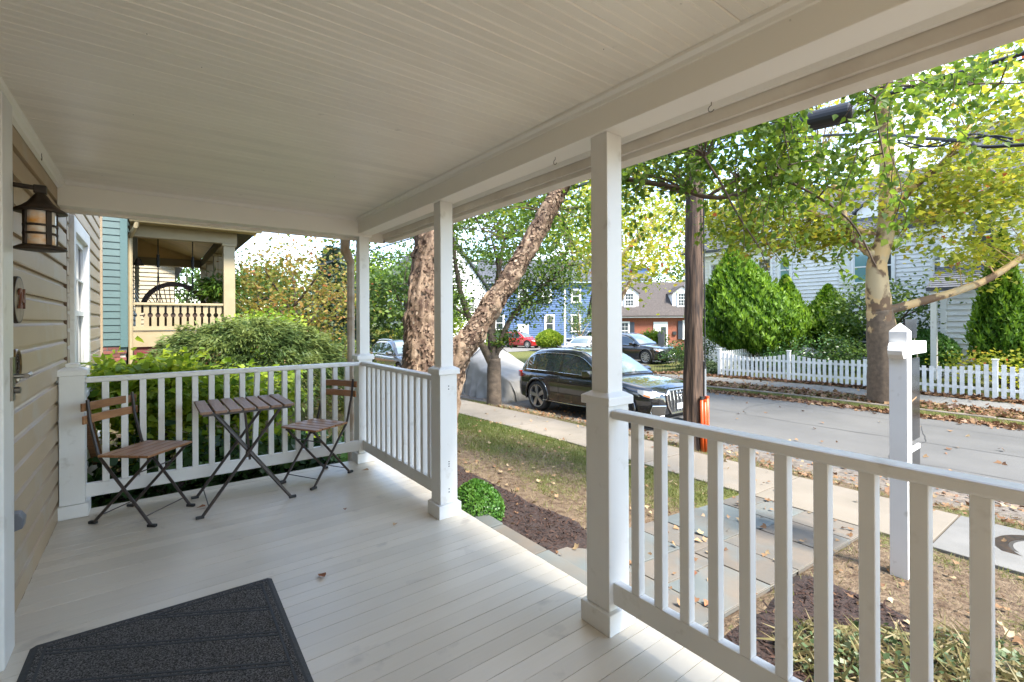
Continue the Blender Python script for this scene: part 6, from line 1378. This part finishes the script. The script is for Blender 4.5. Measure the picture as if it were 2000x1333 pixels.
egg('boxwood_ball', 'bright round clipped shrub behind the picket fence right of the sign post', 20.9, 4.3, 1.55, .85, 'box', 9000, .09, .5, rough=.05, stems=False)
egg('boxwood_ball', 'small round clipped boxwood beside the porch edge and mulch bed', 2.10, 3.26, .50, .225, 'box', 9000, .022, .5, rough=.04, stems=False, z0=float(gz(2.1, 3.26)) - .05)
egg('round_bush', 'round yellow green bush in front of the blue house', 28.9, 32.4, 1.9, 1.25, 'lime', 5000, .16, .5, rough=.06, stems=False)
def conifer(label, x, y, h, r, n=9000, ls=.35):
    z0 = float(gz(x, y)); t = thing('conifer', label, 'tree', (x, y, z0)); u = rng.random(n) ** .75; lay = np.floor(u * 13) / 13 + .02 * rng.random(n)
    th = rng.uniform(0, 2 * PI, n); arm = np.sin(th * 7 + np.floor(u * 13) * 2.1) * .18 + .85; rad = r * (1 - lay) ** .8 * arm * np.sqrt(rng.random(n)); zz = z0 + h * (.06 + .94 * lay) - rad * .12 + rng.normal(0, .16, n)
    P = np.stack([x + rad * np.cos(th), y + rad * np.sin(th), zz], 1); D = np.stack([np.cos(th), np.sin(th), np.full(n, -.2)], 1) + rng.normal(size=(n, 3)) * .4
    leaves('foliage', P, ls * (.6 + .8 * rng.random(n)), LM['conif'], t, 'narrow', dirv=D, up=1)
    limbs(t, [([(x, y, z0 - .1), (x, y, z0 + h * .95)], .18, .02)], M['bark_g'], 'trunk', 8)
conifer('tall blue green conifer behind the autumn dogwood', 9.3, 31.5, 7.6, 2.9, 14000, .42); conifer('lower blue green conifer right of the tall one', 11.2, 33.5, 4.6, 2.0, 7000, .4)
# shrubs
def shrub(name, label, ells, size, lm, tpl='leaf', up=.8, base=.45, shell=.45, flat=.6, stems=8):
    c = ells[0][0]; z0 = float(gz(c[0], c[1])); t = thing(name, label, 'shrub', (c[0], c[1], z0))
    C = crown(t, ells, size, LM[lm], tpl, shell=shell, flat=flat, up=up, name='foliage', base=base)
    sp = []
    for k in range(stems):
        a = k * 2.4; e = C[(k * 7) % len(C)]; sp.append(([(c[0] + .1 * math.cos(a), c[1] + .1 * math.sin(a), z0 - .05), ((c[0] + e[0]) / 2, (c[1] + e[1]) / 2, (z0 + e[2]) / 2 + .1), tuple(e)], .014, .005))
    limbs(t, sp, M['twig'], 'stem', 5); t.children[-1]['kind'] = 'stuff'; return t
shrub('hydrangea', 'bright yellow green leafy shrub just behind the back railing', [((.05, 5.75, .60), (.60, .50, .34), 80, .11, 32), ((.85, 5.85, .46), (.55, .45, .28), 50, .11, 30), ((-.20, 5.75, .64), (.25, .5, .33), 34, .11, 30), ((.35, 5.6, .25), (.8, .4, .3), 34, .12, 26)], .085, 'lime', up=.9, base=.55)
shrub('laurel', 'glossy dark leaved shrubs low behind the back railing', [((.15, 5.25, -.05), (.75, .30, .32), 60, .10, 26), ((1.0, 5.35, -.10), (.65, .32, .28), 44, .10, 24), ((1.75, 5.55, -.22), (.4, .3, .2), 16, .09, 22)], .10, 'dark', 'leaf', up=.6, base=.5)
for i, (x, y, s_, lab) in enumerate(((1.15, 6.15, .26, 'yellow green hosta clump beyond the table'), (1.52, 6.4, .22, 'small hosta clump near the lawn behind the right chair'), (1.45, 5.0, .16, 'low broad leaved plant at the foot of the back railing'))):
    z0 = float(gz(x, y)); t = thing('hosta', lab, 'plant', (x, y, z0)); n = 60; a = rng.uniform(0, 2 * PI, n); P = np.stack([x + .08 * np.cos(a), y + .08 * np.sin(a), z0 + .1 + rng.random(n) * s_ * 1.2], 1); D = np.stack([np.cos(a), np.sin(a), rng.uniform(-.1, .7, n)], 1)
    leaves('leaves', P, s_, LM['lime'] if i < 2 else LM['dark'], t, 'leaf', dirv=D, up=1.6)['kind'] = 'stuff'
# weeping laceleaf maple: cascading layers
lc = thing('laceleaf_maple', 'low weeping green laceleaf maple mound beyond the back railing', 'shrub', (1.05, 7.5, float(gz(1.05, 7.5))))
n = 30000; th = rng.uniform(0, 2 * PI, n); u = rng.random(n); lay = np.sin(th * 4 + u * 8) * .06 + np.sin(th * 9 + 1.7 - u * 13) * .05 + np.sin(th * 15 + u * 25) * .04
rad = u ** .55 * (1 + lay * 1.4); zt_ = np.sqrt(np.clip(1 - u ** 1.15, 0, 1)) * (1 + lay) - .11 * ((u * 6 + th * .8) % 1) * u
P = np.stack([1.10 + 1.42 * rad * np.cos(th), 7.55 + .95 * rad * np.sin(th), .14 + 1.06 * zt_ + rng.normal(0, .03, n)], 1) * 1.0
P[:, 2] -= .10 * np.clip(P[:, 0] - 1.1, 0, 2) * 0
D = np.stack([np.cos(th) * (.6 + u), np.sin(th) * (.6 + u), -.25 - 1.1 * u], 1) + rng.normal(size=(n, 3)) * .35
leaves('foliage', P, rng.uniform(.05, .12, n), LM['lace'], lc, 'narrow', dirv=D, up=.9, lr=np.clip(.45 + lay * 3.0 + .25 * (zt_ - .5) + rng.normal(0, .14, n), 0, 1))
limbs(lc, [([(1.08, 7.45, -.1), (1.05, 7.4, .4), (.6 + .4 * k, 7.2 + .2 * (k % 2), .75)], .05, .015) for k in range(4)], M['twig'], 'branch', 7)
shrub('azalea_bush', 'rounded green bush left of the autumn dogwood, beside the cream porch', [((2.0, 11.2, .75), (.95, .8, .85), 110, .17, 40)], .085, 'lime', base=.42)
shrub('barberry_bush', 'olive green bush at the right behind the laceleaf maple', [((2.75, 9.0, .25), (.75, .8, .78), 90, .14, 40), ((3.2, 8.3, -.1), (.6, .6, .5), 40, .13, 36)], .06, 'rust', base=.12)
shrub('evergreen_shrub', 'bright green broad leaved shrub in the yard beyond the barberry', [((4.6, 14.5, .1), (.7, .9, .75), 60, .18, 30)], .09, 'green')
for i, (x, y, z, rx, rz, lm, lab) in enumerate(((15.2, 38.5, -.2, 1.4, .9, 'rust', 'orange tinted bush by the far white fence up the street'), (17.0, 40.5, 0, 2.2, 1.1, 'green', 'clipped green hedge at the end of the street'), (13.2, 33.5, -.4, 1.2, .7, 'green', 'low green bush beyond the dark grey SUV'),
    (20.0, 7.4, -.05, 1.35, .75, 'dark', 'dark glossy holly bush between the arborvitae and the sycamore trunk'), (20.2, 6.3, -.1, 1.0, .7, 'green', 'leafy green shrub behind the sycamore trunk'), (18.9, 8.2, -.35, .7, .45, 'dark', 'low dark shrub under the large arborvitae'),
    (18.3, 11.3, -.25, .8, .9, 'green', 'green shrub right of the utility pole behind the wire fence'), (22.4, 14.9, -.75, .8, .9, 'dark', 'dark shrub at the nose of the big black SUV'), (18.7, 2.0, -.05, 1.25, .55, 'syc', 'loose pale shrub leaning over the picket fence at right'), (17.6, 9.9, -.62, .6, .2, 'ivy', 'pale variegated groundcover by the fence corner post'),
    (27.9, 20.5, -.2, .9, .7, 'lime', 'flowering shrub behind the grey board fence'), (23.2, 5.4, .2, 1.3, 1.0, 'dark', 'dark green shrub below the spreading maple'), (31.0, 27.5, -.75, 1.2, .9, 'lime', 'round green bush left of the brick house window'), (22.0, 35.5, -.7, 1.5, .7, 'lime', 'yellow green bush below the white gable house'), (30, 41.5, -.7, 2.5, .8, 'green', 'foundation planting along the blue house'))):
    shrub('bush', lab, [((x, y, z), (rx, rx, rz), int(28 + 22 * rx), .2 * rx ** .5, 34)], .10 + (.07 if x > 24 or y > 25 else 0), lm)
# plants in the near right bed
for i, (x, y, r_, lab) in enumerate(((2.78, .96, .24, 'variegated groundcover clump in the mulch, behind the near railing at left'), (3.06, .72, .30, 'tangled variegated groundcover in the middle of the right mulch bed'), (3.40, .44, .30, 'sprawling groundcover at the right end of the mulch bed'))):
    z0 = float(gz(x, y)); t = thing('groundcover_plant', lab, 'plant', (x, y, z0)); n = int(300 * r_ / .3); a = rng.uniform(0, 2 * PI, n); rr_ = r_ * np.sqrt(rng.random(n)); P = np.stack([x + rr_ * np.cos(a), y + rr_ * np.sin(a), z0 + .04 + .12 * rng.random(n) * (1 - rr_ / r_ * .6)], 1)
    leaves('leaves', P, rng.uniform(.02, .05, n), LM['ivy'], t, 'leaf', up=.8)['kind'] = 'stuff'
    n = 420; a = rng.uniform(0, 2 * PI, n); rr_ = r_ * np.sqrt(rng.random(n)); P = np.stack([x + rr_ * np.cos(a), y + rr_ * np.sin(a), z0 + .02 + .08 * rng.random(n)], 1)
    leaves('runners', P, rng.uniform(.08, .18, n), LM['grass'], t, 'blade', nrm=rng.normal(size=(n, 3)), dirv=rng.normal(size=(n, 3)) * np.array([1, 1, .35]), lr=rng.uniform(.6, 1, n)).scale = (1, 1, 1); t.children[-1]['kind'] = 'stuff'

# ---------------------------------------------------------------- grass and leaf litter
def scatter(x0, x1, y0, y1, n): return rng.uniform(x0, x1, n), rng.uniform(y0, y1, n)
def grass(name, x0, x1, y0, y1, n, h, thr=None):
    X, Y = scatter(x0, x1, y0, y1, n); g = grassamt(X, Y); k = rng.random(n) < np.clip((g - .15) * 1.5, .06, 1)
    m1 = f1_(X, Y) & ~((X > 5.34) & (X < 6.66)) & ~((X < 5.4) & (Y > 1.48) & (Y < 2.74)); k &= m1
    X, Y, g = X[k], Y[k], g[k]; Z = gz(X, Y) + gsub(X, Y) + .002; n = len(X)
    P = np.stack([X, Y, Z], 1); D = rng.normal(size=(n, 3)) * .6 + np.array([0, 0, 1.]); lr = np.clip(.85 - .62 * g + rng.normal(0, .17, n), 0, 1)
    o = leaves(name, P, h * (.5 + rng.random(n)), LM['grass'], None, 'blade', nrm=rng.normal(size=(n, 3)), dirv=D, lr=lr); o['kind'] = 'stuff'
def f1_(X, Y): return (f1(X, Y) < .0) | (X > 3.1)
def f2_(X, Y): return True
_f1 = lambda X, Y: ~(((f1(X, Y) > 0.0) & (X < 3.1) & (Y > 2.6)) | ((f2(X, Y) > 0) if False else ((np.abs(X - 2.72) < 1.0) & (np.abs(Y - .30) < 1.05))))
f1_ = _f1
grass('lawn_grass', 2.6, 5.4, 2.7, 9.5, 90000, .05); grass('right_yard_grass', 2.9, 5.4, -1, 1.5, 26000, .045); grass('verge_grass', 6.6, 7.7, -1.5, 11, 26000, .05); grass('far_verge_grass', 14.45, 15.4, -3, 16, 16000, .07); grass('fence_grass', 17.0, 20, -3, 13, 26000, .10)
grass('side_yard_grass', 1.6, 4.6, 5.8, 12, 40000, .06)
def litter(name, X, Y, s, lr0=.5, spread=.25, dz=.012):
    n = len(X); P = np.stack([X, Y, gz(X, Y) + dz + rng.random(n) * .012], 1)
    o = leaves(name, P, s * (.5 + .8 * rng.random(n)), LM['litter'], None, 'lobed', nrm=rng.normal(size=(n, 3)) * .45 + np.array([0, 0, 1.]), lr=np.clip(rng.normal(lr0, spread, n), 0, 1)); o['kind'] = 'stuff'
X, Y = scatter(1.9, 5.4, -1, 9.5, 900); litter('lawn_leaf_litter', X, Y, .05, .8, .2, .02)
X, Y = scatter(6.7, 8.6, -2, 10, 1500); litter('verge_leaf_litter', X, Y, .07, .62, .22, .02)
X = np.clip(rng.normal(14.05, .16, 5200), 13.3, 14.24); Y = rng.uniform(-6, 13, 5200); litter('gutter_leaf_litter', X, Y, .10, .48, .2, .02)
X, Y = scatter(14.4, 15.45, -6, 15, 5200); litter('far_verge_leaf_litter', X, Y, .10, .45, .2, .025)
X = np.clip(rng.normal(16.88, .14, 3600), 16.6, 17.5); Y = rng.uniform(-5, 13, 3600); litter('fence_leaf_litter', X, Y, .10, .38, .2, .03)
X, Y = scatter(8.5, 14, -3, 14, 130); litter('road_leaf_litter', X, Y, .08, .6, .2, .06)
X, Y = scatter(15.4, 16.7, -4, 14, 160); litter('far_sidewalk_leaf_litter', X, Y, .08, .5, .2, .025)
X, Y = scatter(5.4, 6.6, -2, 9, 60); litter('sidewalk_leaf_litter', X, Y, .05, .8, .2, .02)
for i, (x, y, c, lab) in enumerate(((2.35, 1.95, 'dryp', 'pale leaf lying on the bluestone path near the step'), (2.75, 1.62, 'dry', 'orange leaf on the path edge by the mulch'), (3.6, 2.2, 'dryp', 'pale leaf in the middle of the flagstone path'), (3.05, 1.9, 'dry', 'small brown leaf between two flagstones'))):
    T, F = TPL['birch']; mb = MB(); mb.add([(p[0] * .07, (p[1] - .5) * .07, abs(p[0]) * .04) for p in T], [tuple(f) for f in F]); o = mb.build('fallen_leaf', M[c], None, local=True); o.location = (x, y, float(gz(x, y)) + .022); o.rotation_euler = (.1, 0, i * 1.7); tag(o, lab, 'leaf')
